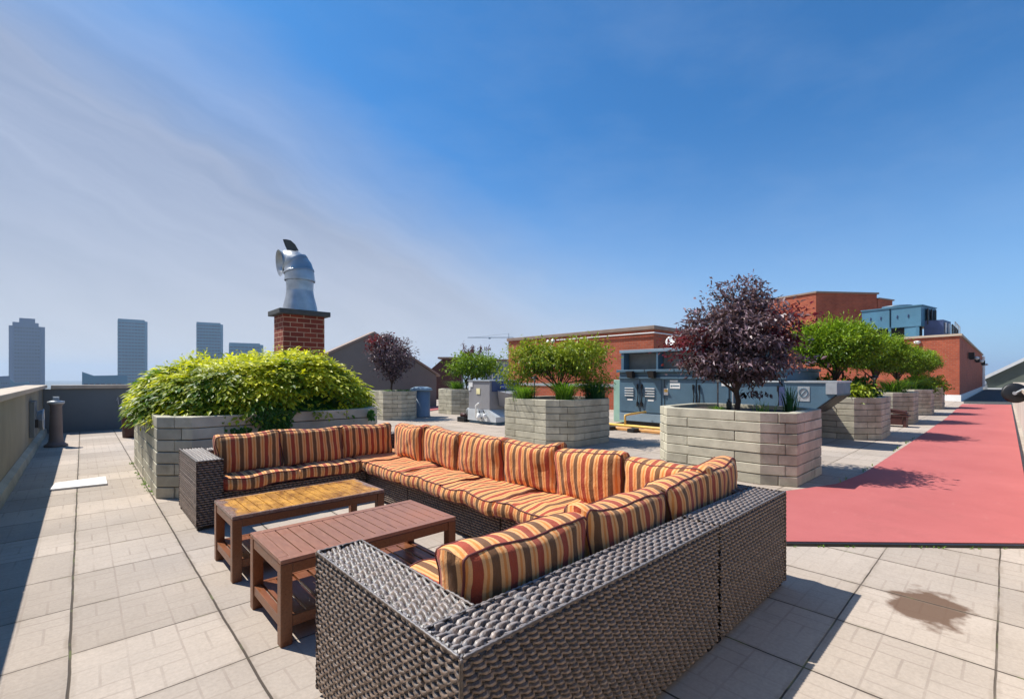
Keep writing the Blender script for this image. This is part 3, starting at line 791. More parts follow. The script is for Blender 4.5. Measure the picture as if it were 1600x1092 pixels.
def branches(mb, base, top, r0, cs, k, seed, multi=1):
    r = random.Random(seed); base = Vector(base); top = Vector(top)
    def bez(a, b_, c, n=7):
        return [a * (1 - t_) ** 2 + b_ * 2 * t_ * (1 - t_) + c * t_ * t_ for t_ in [i / n for i in range(n + 1)]]
    pts = [base.lerp(top, i / 5) + Vector((r.uniform(-1, 1), r.uniform(-1, 1), 0)) * r0 * .35 * (i > 0) for i in range(6)]
    mb.tube(pts, [r0 * (1.25 if i == 0 else 1 - .07 * i) for i in range(6)], 9)
    for i in range(k):
        t_ = Vector(cs[r.randrange(len(cs))]); st = pts[r.choice((3, 4, 5))]
        mid = st.lerp(t_, .5) + Vector((0, 0, .12 * (t_ - st).length))
        q = bez(st, mid, t_); mb.tube(q, [r0 * (.55 * (1 - j / 7.5)) for j in range(8)], 6)
        for w_ in range(2):
            t2 = Vector(cs[r.randrange(len(cs))])
            if (t2 - q[4]).length < .9 * (top - base).length + .4:
                q2 = bez(q[4], q[4].lerp(t2, .5) + Vector((0, 0, .04)), t2); mb.tube(q2, [r0 * (.26 * (1 - j / 8)) for j in range(8)], 5)
def tree(name, label, cat, base, trunk_top, r0, leafm, cr, nb, group=None, seed=1):
    root = thing(name, label, cat, base, 0, group); b0 = Vector(base)
    mb = MB(); cs = []
    for kw in cr:
        kw = dict(kw); kw['c'] = tuple(Vector(kw['c']) - b0); cs.append(crown(mb, **kw))
    mb.build('crown', leafm, root)
    cs = np.concatenate(cs); tb = MB(); branches(tb, (0, 0, -.05), tuple(Vector(trunk_top) - b0), r0, cs, nb, seed); tb.build('trunk', MT['bark'], root, smooth=True)
    return root
def tuft(mb, c, n, h, spread, lean, w_, seed, z0=0):
    r = rs(seed); c = np.array(c)
    for _ in range(n):
        a = r.uniform(0, 6.283); q = r.uniform(0, 1) ** .6; b0 = c + np.array([math.cos(a), math.sin(a), 0]) * spread * q * r.uniform(.2, 1)
        d = np.array([math.cos(a + r.normal() * .5), math.sin(a + r.normal() * .5), 0]); hh = h * r.uniform(.6, 1.15); ll = lean * r.uniform(.3, 1.3) * hh
        sd_ = np.array([-d[1], d[0], 0]) * w_ * r.uniform(.7, 1.3)
        V = []; m_ = 4
        for i in range(m_ + 1):
            t_ = i / m_; p = b0 + np.array([0, 0, 1]) * hh * (t_ - .38 * lean * t_ ** 2.6) + d * ll * t_ ** 2
            k = (1 - t_ ** 1.6) * .5 + .02; V += [tuple(p - sd_ * k), tuple(p + sd_ * k)]
        mb.add(V, [(2 * i, 2 * i + 1, 2 * i + 3, 2 * i + 2) for i in range(m_)], None, float(np.clip(.5 + r.normal() * .25, 0, 1)))
def grass(name, label, cat, c, n, h, spread, lean, w_, seed, mat=None, group=None):
    mb = MB(); tuft(mb, (0, 0, 0), n, h, spread, lean, w_, seed); o = mb.build(name, mat or L_grass); o.location = c
    return T(o, label, cat, group)

# golden shrub overflowing the biggest planter
def golden_shrub():
    root = thing('golden_shrub', 'huge spreading golden green shrub spilling over the largest planter', 'shrub', (1.93, 7.68, .86))
    r = rs(11); mb = MB(); core = MB()
    hx, hy = 1.36, 1.66
    def H_(u, v):        # mound height over the footprint (-1..1)
        d = (abs(u) ** 2.6 + abs(v) ** 2.6) ** (1 / 2.6)
        k = max(0, 1 - d ** 4.5) ** .45
        e = .56 - .22 * max(0, u - .2) + .20 * mnoise.noise(Vector((u * 1.6, v * 1.8, 3.1))) + .12 * math.exp(-((u - .15) ** 2 + (v + .35) ** 2) * 2)
        return .04 + e * k
    # opaque dark core mound; the shrub's inner shade is put into its colour
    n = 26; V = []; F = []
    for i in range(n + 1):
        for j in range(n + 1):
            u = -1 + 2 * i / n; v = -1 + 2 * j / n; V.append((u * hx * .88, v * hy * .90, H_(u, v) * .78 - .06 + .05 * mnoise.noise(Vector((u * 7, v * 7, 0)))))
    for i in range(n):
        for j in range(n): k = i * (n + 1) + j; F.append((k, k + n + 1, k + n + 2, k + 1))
    core.add(V, F, None, .0); core.build('dark_core', L_vine, root, smooth=True)
    ns = 5200
    cnt = 0
    while cnt < ns:
        if r.rand() < .58:                                # front and left sides and rim
            e = r.uniform(0, 1); a = r.uniform(-1, 1)
            u, v = (a, -r.uniform(.74, 1.0)) if e < .55 else ((-r.uniform(.74, 1.0), a) if e < .85 else (r.uniform(.74, 1.0), a))
        else: u, v = r.uniform(-1, 1, 2)
        cl = mnoise.noise(Vector((u * 5.2, v * 6.5, r.uniform(0, .3) + 9)))
        if cl < -.10 and r.rand() < .82: continue
        d_ = (abs(u) ** 2.6 + abs(v) ** 2.6) ** (1 / 2.6)
        if d_ > 1.02: continue
        cnt += 1
        z = H_(u, v)
        edge_ = d_ ** 6
        p0 = np.array([u * hx, v * hy, z * r.uniform(.72, 1.06) + r.normal() * .02])
        out = np.array([np.sign(u) * abs(u) ** 3, np.sign(v) * abs(v) ** 3, 0]); out = out / (np.linalg.norm(out) + .15)
        sd_ = out * (.5 + .5 * edge_) + r.normal(size=3) * .45; sd_[2] = r.uniform(.0, .7) * (1 - edge_) - .15 * edge_
        sd_ /= np.linalg.norm(sd_)
        m_ = 9; ln = r.uniform(.10, .22)
        t_ = np.repeat(np.linspace(.1, 1, (m_ + 1) // 2), 2)[:m_]
        pos = p0 + sd_ * ln * t_[:, None]; pos[:, 2] -= (t_ ** 2) * ln * .35
        side = np.cross(sd_, [0, 0, 1]); side /= np.linalg.norm(side) + 1e-6
        sg = np.where(np.arange(m_) % 2, 1, -1)[:, None]
        D = sd_ * .55 + side * sg * .9 + r.normal(size=(m_, 3)) * .12; D[-1] = sd_; D[:, 2] -= .25
        Nn = np.array([0, 0, 1.0]) + out * .4 + r.normal(size=(m_, 3)) * .22
        s_ = ln * .42 * r.uniform(.8, 1.2, m_)
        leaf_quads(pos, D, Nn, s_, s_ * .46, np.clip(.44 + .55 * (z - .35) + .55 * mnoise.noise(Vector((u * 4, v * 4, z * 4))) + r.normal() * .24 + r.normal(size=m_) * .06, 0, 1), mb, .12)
    # whippy shoots standing out of the top
    for _ in range(90):
        u, v = r.uniform(-.85, .85, 2); p0 = np.array([u * hx, v * hy, H_(u, v)]); d = np.array([r.normal() * .35, r.normal() * .35, 1]); d /= np.linalg.norm(d); ln = r.uniform(.10, .26)
        m_ = 10; t_ = np.linspace(.1, 1, m_); pos = p0 + d * ln * t_[:, None]; D = r.normal(size=(m_, 3)) * .8 + d * .3
        leaf_quads(pos, D, r.normal(size=(m_, 3)) * .4 + [0, 0, 1], np.full(m_, .038), np.full(m_, .016), np.clip(.75 + r.normal(size=m_) * .15, 0, 1), mb)
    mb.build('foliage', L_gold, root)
    return root
golden_shrub()
# dark creeper hanging over the planter's long side
mb = MB(); r = rs(5)
for (x, z0, z1, wd, n) in ((1.62, .95, .60, .10, 420), (1.74, .92, .70, .08, 200), (1.30, .74, .64, .05, 60), (2.86, .86, .74, .03, 40)):
    t_ = r.uniform(0, 1, n); pos = np.stack([x + r.normal(size=n) * wd * (1 - .5 * t_), 5.90 - r.uniform(0, .05, n), z0 + (z1 - z0) * t_], 1)
    leaf_quads(pos - np.array([1.62, 5.93, .9]), np.stack([r.normal(size=n) * .6, -np.abs(r.normal(size=n)) * .5, -np.ones(n)], 1), np.stack([r.normal(size=n) * .3, -np.ones(n), np.full(n, .4)], 1), np.full(n, .05), np.full(n, .038), r.uniform(0, 1, n), mb)
o = mb.build('creeper', L_vine); o.location = (1.62, 5.93, .9); T(o, 'dark green creeper hanging over the long side of the largest planter', 'creeper')

# purple Japanese maple
cz = .80
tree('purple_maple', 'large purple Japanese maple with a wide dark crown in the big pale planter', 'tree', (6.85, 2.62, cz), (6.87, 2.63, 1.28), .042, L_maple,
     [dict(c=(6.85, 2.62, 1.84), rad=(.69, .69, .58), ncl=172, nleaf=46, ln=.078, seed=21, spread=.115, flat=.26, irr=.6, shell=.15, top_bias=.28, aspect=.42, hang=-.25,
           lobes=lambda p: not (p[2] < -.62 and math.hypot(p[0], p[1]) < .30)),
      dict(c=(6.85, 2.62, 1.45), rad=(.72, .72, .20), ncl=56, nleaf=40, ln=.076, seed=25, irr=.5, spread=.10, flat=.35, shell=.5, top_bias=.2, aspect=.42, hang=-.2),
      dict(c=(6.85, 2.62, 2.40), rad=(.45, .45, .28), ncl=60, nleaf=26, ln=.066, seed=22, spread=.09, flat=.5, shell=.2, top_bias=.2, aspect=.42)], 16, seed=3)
root = bpy.data.objects['purple_maple']
mb = MB(); crown(mb, c=(0.26, -.38, 1.25), rad=(.34, .34, .35), ncl=34, nleaf=30, ln=.07, seed=24, spread=.10, flat=.5); crown(mb, c=(-.32, .46, .95), rad=(.32, .30, .28), ncl=26, nleaf=26, ln=.07, seed=26, spread=.10, flat=.5)
mb.build('red_leaves', L_maple2, root)
# small maple of the planter by the bin
tree('purple_maple', 'small dark red maple in the planter by the grey gable wall', 'tree', (7.12, 13.2, cz), (7.12, 13.2, 1.25), .035, L_maple,
     [dict(c=(7.12, 13.2, 1.92), rad=(.60, .60, .62), ncl=110, nleaf=40, ln=.085, seed=31, spread=.12, flat=.5, shell=.2, aspect=.42), dict(c=(7.0, 13.4, 2.3), rad=(.35, .35, .32), ncl=36, nleaf=30, ln=.085, seed=32, spread=.10, flat=.5, aspect=.42)], 9, seed=4)
mb = MB(); crown(mb, c=(-.2, .25, 1.5), rad=(.35, .35, .3), ncl=26, nleaf=24, ln=.085, seed=33, spread=.11, flat=.5); mb.build('red_leaves', L_maple2, [o for o in bpy.data.objects if o.name == 'purple_maple.001'][0])
# centre planter: multi-stem bright shrub tree
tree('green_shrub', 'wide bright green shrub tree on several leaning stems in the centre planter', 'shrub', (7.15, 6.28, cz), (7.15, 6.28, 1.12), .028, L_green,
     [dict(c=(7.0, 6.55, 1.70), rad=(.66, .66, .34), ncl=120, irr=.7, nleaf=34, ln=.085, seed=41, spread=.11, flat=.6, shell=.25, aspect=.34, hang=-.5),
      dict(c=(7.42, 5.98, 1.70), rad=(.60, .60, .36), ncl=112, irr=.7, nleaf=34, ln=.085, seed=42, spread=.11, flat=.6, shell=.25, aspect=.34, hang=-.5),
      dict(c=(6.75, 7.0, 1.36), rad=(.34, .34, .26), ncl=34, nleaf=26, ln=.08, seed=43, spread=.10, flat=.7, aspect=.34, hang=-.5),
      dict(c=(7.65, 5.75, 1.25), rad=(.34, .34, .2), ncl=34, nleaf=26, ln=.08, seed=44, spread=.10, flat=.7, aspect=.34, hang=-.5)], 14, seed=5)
GG = 'ornamental grasses in the centre planter'
grass('ornamental_grass', 'low bright grass clump at the left end of the centre planter', 'grass clump', (6.50, 6.62, .82), 420, .46, .26, .9, .014, 1, group=GG)
grass('ornamental_grass', 'tallest arching grass clump at the middle front of the centre planter', 'grass clump', (6.84, 5.82, .82), 520, .58, .24, .95, .014, 2, group=GG)
grass('ornamental_grass', 'dark green grass clump at the right end of the centre planter', 'grass clump', (7.62, 5.68, .82), 480, .56, .26, .85, .013, 3, mat=L_dgrass, group=GG)
# planter behind the condenser
tree('green_shrub', 'green shrub with thin bare top twigs behind the grey condenser cabinet', 'shrub', (10.2, 13.35, cz), (10.2, 13.35, 1.1), .03, L_round,
     [dict(c=(10.35, 13.1, 1.72), rad=(.95, .85, .40), ncl=150, nleaf=30, ln=.11, seed=51, spread=.15, flat=.6, shell=.25, aspect=.4)], 16, seed=6)
root = [o for o in bpy.data.objects if o.name == 'green_shrub.001'][0]
mb = MB(); r = random.Random(3)
lm = MB(); rr = rs(8)
for k in range(16):
    a = r.uniform(0, 6.28); q = r.uniform(.2, .9); p0 = Vector((.15 + math.cos(a) * q, -.25 + math.sin(a) * q * .8, 1.15)); p1 = p0 + Vector((r.uniform(-.15, .15), r.uniform(-.15, .15), r.uniform(.25, .55)))
    mb.tube([p0, p0.lerp(p1, .5) + Vector((.02, 0, 0)), p1], [.008, .006, .003], 5)
    for _ in range(7):
        p = p0.lerp(p1, r.uniform(.45, 1)); pos = np.array([tuple(p)]) + rr.normal(size=(4, 3)) * .03; leaf_quads(pos, rr.normal(size=(4, 3)), rr.normal(size=(4, 3)) * .4 + [0, 0, 1], np.full(4, .07), np.full(4, .03), np.full(4, .2), lm)
mb.build('twigs', MT['bark'], root)['kind'] = 'stuff'; lm.build('top_leaves', L_maple2, root)
grass('ornamental_grass', 'arching grass clump spilling over the planter left of the condenser cabinet', 'grass clump', (9.75, 13.35, .80), 380, .52, .30, .9, .014, 4)
# low growth in the maple planters
GM = 'low plants in the maple planters'
grass('iris_clump', 'upright dark iris blades at the right end of the purple maple planter', 'iris clump', (7.18, 2.05, .82), 70, .36, .13, .25, .016, 5, mat=L_dgrass)
grass('grass_tuft', 'thin sparse grass tuft right of the purple maple trunk', 'grass tuft', (6.62, 2.22, .82), 40, .20, .22, .4, .008, 6, group=GM)
grass('grass_tuft', 'short yellow green tuft under the garden lamp in the purple maple planter', 'grass tuft', (6.42, 2.72, .82), 110, .12, .16, .9, .012, 7, group=GM)
grass('grass_tuft', 'low green growth filling the small maple planter', 'grass tuft', (7.25, 12.75, .82), 260, .14, .42, .8, .02, 8, group=GM)
grass('grass_tuft', 'low green growth at the left of the small maple planter', 'grass tuft', (6.95, 13.1, .82), 140, .12, .25, .8, .02, 9, group=GM)
# round standards along the track
GT = 'round-headed trees along the track'
tl = ['nearest and widest round-headed green tree, in the first planter along the track', 'round-headed green tree second in the row along the track',
      'round-headed green tree third in the row along the track', 'smallest looking round-headed green tree at the end of the row']
proto = None
for k in range(4):
    bx_, by_ = row[k][0] + .98, row[k][1] + .95
    if k == 0:
        t0 = tree('round_tree', tl[0], 'tree', (bx_, by_, cz), (bx_ + .02, by_, 1.48), .05, L_round,
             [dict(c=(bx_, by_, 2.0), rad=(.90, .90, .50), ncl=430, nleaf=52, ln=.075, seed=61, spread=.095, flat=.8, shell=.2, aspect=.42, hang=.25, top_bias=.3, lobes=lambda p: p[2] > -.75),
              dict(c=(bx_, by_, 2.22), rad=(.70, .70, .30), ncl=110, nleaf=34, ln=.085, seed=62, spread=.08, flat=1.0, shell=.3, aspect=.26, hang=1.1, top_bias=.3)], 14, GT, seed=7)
        sm = MB(); sm.tube([(.22, -.12, -.05), (.22, -.12, .62)], .022, 8); sm.build('stake', MT['bark'], t0)
    else:
        t = copy_tree(t0); t.location = (bx_, by_, cz); t.rotation_euler.z = k * 1.9; t.scale = [(1, 1, 1), (.93, .93, .97), (.9, .9, .93), (.98, .98, .93)][k]; t['label'] = tl[k]
GU = 'leafy plants under the round trees'
ul = ['first', 'second', 'third', 'last']
def low_plant(name, label, c, rad, seed, mat, n=60, ln=.11):
    mb = MB(); crown(mb, c=(0, 0, .10), rad=rad, ncl=n, nleaf=26, ln=ln, seed=seed, spread=.09, flat=.7, shell=.1, aspect=.4); o = mb.build(name, mat); o.location = c; return T(o, label, 'plant', GU)
low_plant('low_plant', 'yellow green leafy plant at the front edge of the first planter along the track', (12.12, 2.35, .84), (.34, .40, .16), 71, L_green)
low_plant('low_plant', 'dark green leafy plant around the lamp in the first planter along the track', (12.75, 2.25, .88), (.42, .30, .24), 72, L_vine)
low_plant('low_plant', 'light green leafy plant behind the front ones in the first planter along the track', (12.9, 2.9, .88), (.4, .4, .25), 73, L_round)
grass('ornamental_grass', 'bright arching grass in the second planter along the track', 'grass clump', (16.85, 2.2, .80), 330, .62, .36, .9, .02, 10)
grass('ornamental_grass', 'bright arching grass in the third planter along the track', 'grass clump', (21.3, 2.3, .80), 320, .62, .42, .9, .024, 11)
low_plant('low_plant', 'dark rounded plant in the third planter along the track', (21.9, 2.1, .88), (.5, .4, .3), 74, L_round)
low_plant('low_plant', 'dark rounded plant in the last planter near the brick building', (25.9, 2.3, .90), (.8, .55, .5), 75, L_round, 110)
# weeds along the edge of the track
mb = MB(); r = random.Random(5)
for k in range(46):
    t_ = r.random(); q = e0.lerp(e1, t_) - Vector((.04, .04)) * r.uniform(.2, 1); tuft(mb, (q.x, q.y, 0), 5, .025, .012, .8, .004, k)
for k in range(26): tuft(mb, (r.uniform(5.9, 13) , 1.34 if r.random() < .8 else 1.36, 0), 6, r.choice((.03, .04, .09)), .015, .5, .005, 100 + k)
for k in range(30): tuft(mb, (.55 + r.uniform(-.03, .03), r.uniform(6.1, 9.0), 0), 8, .03, .03, .8, .006, 200 + k)
o = mb.build('weeds', L_grass); o['kind'] = 'stuff'; o['label'] = 'small weeds growing along the edge of the pink track'; o['category'] = 'weeds'

# ------------------------------------------------------------------ garden lamps
def garden_lamp(label, loc, h=.42):
    t = thing('garden_lamp', label, 'garden lamp', loc, 0, 'garden lamps in the planters')
    m_ = MB(); m_.tube([(0, 0, -.05), (0, 0, h - .06)], .011, 8); m_.build('stem', MT['post'], t)
    m_ = MB(); m_.lathe([(.085, h - .055), (.088, h - .045), (.05, h - .02), (.012, h), (.001, h + .004)], seg=20); m_.build('lamp_shade', MT['black'], t, smooth=True)
    m_ = MB(); m_.lathe([(.022, h - .09), (.026, h - .056)], seg=12); m_.build('lamp_glass', MT['galvd'], t)
    return t
garden_lamp('mushroom-shaped black garden lamp left of the purple maple trunk', (6.50, 2.75, .80), .52)
garden_lamp('black garden lamp at the left of the centre planter', (6.60, 6.42, .80), .52)
garden_lamp('black garden lamp among the plants of the first planter along the track', (12.72, 1.98, .82), .52)
mb = MB(); mb.box(-.03, .03, -.03, .03, -.02, .16); mb.box(-.04, .04, -.012, .012, .16, .20); o = mb.build('flood_lamp', MT['black'], bevel=.01); o.location = (6.56, 2.62, .80); T(o, 'small black floodlight standing low beside the garden lamp under the purple maple', 'floodlight')

# ------------------------------------------------------------------ left side things
t = thing('vent_column', 'grey brown tapered vent column with flared collar beside the left parapet wall', 'vent column', (-.36, 12.15, 0))
mb = MB(); mb.lathe([(.165, 0), (.165, .035), (.13, .06), (.105, .10), (.095, .2), (.082, .74), (.088, .77), (.11, .80)], seg=28); mb.build('shaft', MT['post'], t, smooth=True)
mb = MB(); mb.lathe([(.112, .80), (.122, .815), (.118, .845), (.05, .86)], seg=28); mb.build('collar', MT['galvd'], t, smooth=True)
mb = MB(); mb.box(-.042, .042, -.042, .042, .862, .93); mb.build('cap', MT['galvd'], t, bevel=.006)
t = thing('hose_reel', 'coiled grey hose and valve fixed to the left parapet wall behind the vent column', 'hose reel', (-.655, 11.6, .55))
mb = MB(); mb.box(0, .06, -.35, .35, -.28, .33); mb.build('back_plate', MT['stucco_far'], t)
mb = MB()
for k in range(4): mb.tube([(.09 + .02 * k, math.cos(a / 10 * 6.283) * (.16 + .02 * k), math.sin(a / 10 * 6.283) * (.15 + .01 * k)) for a in range(10)], .013, 6, closed=True)
mb.build('hose', MT['galvd'], t)
mb = MB(); mb.box(.061, .10, -.25, -.16, -.12, .02); mb.build('valve', MT['black'], t)
mb = MB(); mb.prism([(-.27, 7.43), (.22, 7.38), (.22, 7.93), (-.24, 7.85)], .003, .022); mb.build('paving_slab', MT['stone_slab'], tag=('loose white slab lying on the pavers near the left parapet wall', 'slab'))
t = thing('litter_bin', 'dark litter bin with a red side, half hidden behind the largest planter', 'litter bin', (.80, 12.9, 0))
mb = MB(); mb.lathe([(.17, 0), (.175, .04), (.20, .58), (.21, .60)], seg=20); mb.build('body', MT['darkwood'], t, smooth=True)
mb = MB(); mb.lathe([(.23, .602), (.235, .63), (.20, .66), (.08, .68)], seg=20); mb.build('lid', MT['galvd'], t, smooth=True)
t = thing('litter_bin', 'blue grey litter bin with a pale domed lid beside the small maple planter', 'litter bin', (8.11, 13.05, 0))
mb = MB(); mb.lathe([(.29, 0), (.30, .03), (.285, .06), (.285, .86)], seg=28); mb.build('body', MT['bin_blue'], t, smooth=True)
mb = MB(); mb.lathe([(.36, .862), (.365, .88), (.33, .94), (.20, .98), (.01, .99)], seg=28); mb.build('lid', MT['hvac_l'], t, smooth=True)

# ------------------------------------------------------------------ chimney
t = thing('chimney', 'red brick chimney with a dark stone cap behind the golden shrub', 'chimney', (3.85, 11.685, 0))
fp = [(-.47, -.345), (.47, -.345), (.47, .345), (-.47, .345)]
mb = MB(); mb.prism(fp, 0, 2.755); mb.build('brick_stack', MT['brick_big'], t)
mb = MB(); mb.prism([(a * 1.24, b_ * 1.30) for a, b_ in fp], 2.757, 2.875, bottom=True); mb.build('cap', MT['slate'], t, bevel=.012)
# galvanised duct with a wind-turned cowl
d = thing('vent_duct', 'shiny galvanised duct with an elbow cowl and fin on top of the brick chimney', 'vent duct', (3.85, 11.65, 2.88))
Rv = Vector((math.sin(R(47)), -math.cos(R(47)), 0))       # photo-right in plan, direction the elbow swings in
mb = MB(); sgm = 20; V = []; F = []
for i, (r_, z_, sq) in enumerate([(.37, 0, 1), (.36, .12, .8), (.32, .35, .35), (.30, .50, 0)]):
    for k in range(sgm):
        a = 2 * math.pi * k / sgm; ca, sa = math.cos(a), math.sin(a); m_ = max(abs(ca), abs(sa)); rr_ = r_ * ((1 - sq) + sq * .9 / m_); V.append((ca * rr_, sa * rr_, z_))
for i in range(3):
    for k in range(sgm): F.append((i * sgm + k, i * sgm + (k + 1) % sgm, (i + 1) * sgm + (k + 1) % sgm, (i + 1) * sgm + k))
mb.add(V, F); mb.build('base_transition', MT['galv'], d, smooth=True)
Cv = Vector((math.cos(R(47)), math.sin(R(47)), 0))
def rings(mb, lst, seg=32):
    V = []; F = []
    for x_, z_, tilt, r_, az in lst:
        L_ = (-Rv * math.cos(R(az)) - Cv * math.sin(R(az)))
        n_ = Vector((0, 0, 1)) * math.cos(R(tilt)) + L_ * math.sin(R(tilt)); a_ = (L_.cross(Vector((0, 0, 1)))).normalized(); b_ = n_.cross(a_)
        c_ = Rv * x_ + Vector((0, 0, z_))
        for k in range(seg):
            t_ = 2 * math.pi * k / seg; V.append(tuple(c_ + a_ * math.cos(t_) * r_ + b_ * math.sin(t_) * r_))
    for i in range(len(lst) - 1):
        for k in range(seg): F.append((i * seg + k, i * seg + (k + 1) % seg, (i + 1) * seg + (k + 1) % seg, (i + 1) * seg + k))
    mb.add(V, F)
mb = MB(); rings(mb, [(0, .49, 0, .302, 0), (0, .60, 0, .302, 0), (0, .76, 0, .312, 0)]); mb.build('collar_pipe', MT['galv'], d, smooth=True)
mb = MB(); rings(mb, [(0, .73, 0, .343, 0), (0, .775, 0, .343, 0)]); rings(mb, [(0, .77, 0, .334, 0), (-.008, .88, 4, .332, 0), (-.02, .97, 9, .328, 0)]); mb.build('lower_elbow', MT['galv'], d, smooth=True)
mb = MB(); rings(mb, [(-.02, .94, 9, .345, 0), (-.025, .975, 10, .345, 0), (-.025, .98, 10, .330, 0), (-.05, 1.07, 20, .325, 0), (-.11, 1.17, 33, .305, 4)]); mb.build('upper_elbow', MT['galv'], d, smooth=True)
mb = MB(); rings(mb, [(-.10, 1.145, 33, .322, 4), (-.13, 1.185, 36, .322, 5)]); rings(mb, [(-.12, 1.18, 36, .290, 5), (-.22, 1.225, 52, .285, 12), (-.33, 1.235, 70, .275, 24), (-.41, 1.215, 86, .268, 34), (-.46, 1.185, 95, .275, 38), (-.50, 1.175, 97, .318, 40)])
rings(mb, [(-.50, 1.175, 97, .318, 40), (-.455, 1.178, 97, .262, 38), (-.30, 1.22, 75, .24, 14), (-.20, 1.20, 52, .02, 8)]); mb.build('cowl', MT['galv'], d, smooth=True)
mb = MB(); prof = [(-.03, 1.47), (-.30, 1.47), (-.36, 1.60), (-.41, 1.745), (-.33, 1.745), (-.22, 1.72), (-.12, 1.63)]; n_ = len(prof); th = Cv * .012
V = [tuple(Rv * a + Vector((0, 0, b_)) + th * s_) for s_ in (-1, 1) for a, b_ in prof]
mb.add(V, [tuple(range(n_)), tuple(range(2 * n_ - 1, n_ - 1, -1))] + [(i, (i + 1) % n_, (i + 1) % n_ + n_, i + n_) for i in range(n_)]); mb.build('wind_fin', MT['slate'], d)

# ------------------------------------------------------------------ walls and roofs in the left distance
t = thing('gable_wall', 'grey gabled roof wall with brown trim behind the small maple', 'gable wall', (8.6, 17.4, 0))
pr = [(-3.4, 0), (3.0, 0), (3.0, 1.38), (0, 3.02), (-3.4, 1.38)]
mb = MB(); V = [(a, y, z) for y in (0, .25) for a, z in pr]; mb.add(V, [(0, 1, 2, 3, 4), (9, 8, 7, 6, 5)] + [(i, i + 5, (i + 1) % 5 + 5, (i + 1) % 5) for i in range(5)]); mb.build('wall', MT['greywall'], t)
mb = MB()
for a, b_ in (((-3.55, 1.33), (0, 3.04)), ((0, 3.04), (3.15, 1.32))):
    V = [(a[0], y, a[1] + z) for y in (-.08, .33) for z in (0, .09)] + [(b_[0], y, b_[1] + z) for y in (-.08, .33) for z in (0, .09)]
    mb.add(V, [(0, 1, 3, 2), (4, 6, 7, 5), (0, 4, 5, 1), (2, 3, 7, 6), (1, 5, 7, 3), (0, 2, 6, 4)])
mb.build('roof_trim', MT['trim'], t)
t = thing('brick_dormer', 'dark red brick dormer with a pale sloping roof left of the green shrub', 'dormer', (15.3, 22.5, 0), R(-43))
mb = MB(); V = [(a, y, z) for y in (0, 1) for a, z in ((-1.2, 0), (1.2, 0), (1.2, 2.35), (.1, 2.35), (-1.2, 1.2))]; mb.add(V, [(0, 1, 2, 3, 4), (9, 8, 7, 6, 5)] + [(i, i + 5, (i + 1) % 5 + 5, (i + 1) % 5) for i in range(5)]); mb.build('wall', MT['darkwood'], t)
mb = MB(); mb.box(-.15, 1.4, -.2, 1.2, 2.36, 2.46); mb.build('roof', MT['trim'], t)
t = thing('glazed_penthouse', 'pale rooftop structure with a tall blue window left of the brick building', 'penthouse', (19.6, 22.4, 0), R(-43))
mb = MB(); mb.box(-.9, 1.8, 0, 3, 0, 2.35); mb.build('wall', MT['hvac_l'], t)
mb = MB(); mb.box(-1.05, 1.95, -.15, 3.1, 2.352, 2.45); mb.build('roof', MT['trim'], t)
mb = MB(); mb.box(-.35, .45, -.04, -.002, .9, 2.15); f = mb.build('window', MT['white'], t)
for x0, x1 in ((-.29, .02), (.07, .39)):
    mb = MB(); mb.box(x0, x1, -.055, -.041, .96, 2.09); mb.build('pane', MT['tower_b'], f)
mb = MB(); mb.add([(-.9, -.3, 0), (1.8, -.3, 0), (1.8, -.3, 1.45), (-.9, -.3, .55), (-.9, -.2, 0), (1.8, -.2, 0), (1.8, -.2, 1.45), (-.9, -.2, .55)], [(0, 1, 2, 3), (7, 6, 5, 4), (3, 2, 6, 7), (0, 3, 7, 4), (1, 5, 6, 2)]); mb.build('sloping_side', MT['greywall'], t)

# ------------------------------------------------------------------ brick buildings
t = thing('brick_building', 'low red brick penthouse block behind the centre planter', 'brick building', (15.4, 8.86, 0))
mb = MB(); mb.prism([(0, 0), (9, 0), (9, 7.9), (0, 7.9)], 0, 3.06); mb.build('wall', MT['brick'], t)
mb = MB(); mb.prism([(-.07, -.07), (9.07, -.07), (9.07, 7.97), (-.07, 7.97)], 3.062, 3.20, bottom=True); mb.build('coping', MT['trim'], t, bevel=.01)
mb = MB(); mb.prism([(-.03, -.03), (9.03, -.03), (9.03, 7.93), (-.03, 7.93)], .90, 1.02, bottom=True); mb.build('flashing', MT['galvd'], t)
mb = MB(); mb.tube([(-.06, 4.7, 2.93), (-.06, -.06, 2.93), (2.5, -.06, 2.93)], .022, 8); mb.build('conduit', MT['white'], t)
for y, s_ in ((5.15, 1), (4.85, 1.3)):
    f = MB(); f.lathe([(.03, 0), (.075 * s_, .07), (.08 * s_, .12), (.02, .13)], c=(0, 0, 0), seg=16, M=Matrix.Rotation(R(-75), 3, 'Y')); o = f.build('floodlight', MT['white'], t, smooth=True); o.location = (-.05, y, 2.86)
t = thing('satellite_dish', 'small white satellite dish by the brick wall above the blue grey rooftop unit', 'satellite dish', (14.0, 7.42, 0))
mb = MB(); mb.lathe([(.02, 0), (.08, .01), (.13, .035), (.17, .065), (.167, .07), (.12, .04), (.07, .016), (.01, .008)], c=(0, 0, 2.45), seg=24, M=Matrix.Rotation(R(-70), 3, 'Y')); mb.build('dish', MT['white'], t, smooth=True)
mb = MB(); mb.tube([(.03, 0, 0), (.03, 0, 2.45)], .03, 8); mb.build('mast', MT['black'], t)
mb = MB(); mb.tube([(-.02, 0, 2.30), (-.20, 0, 2.42)], .010, 6); mb.build('feed_arm', MT['galvd'], t)

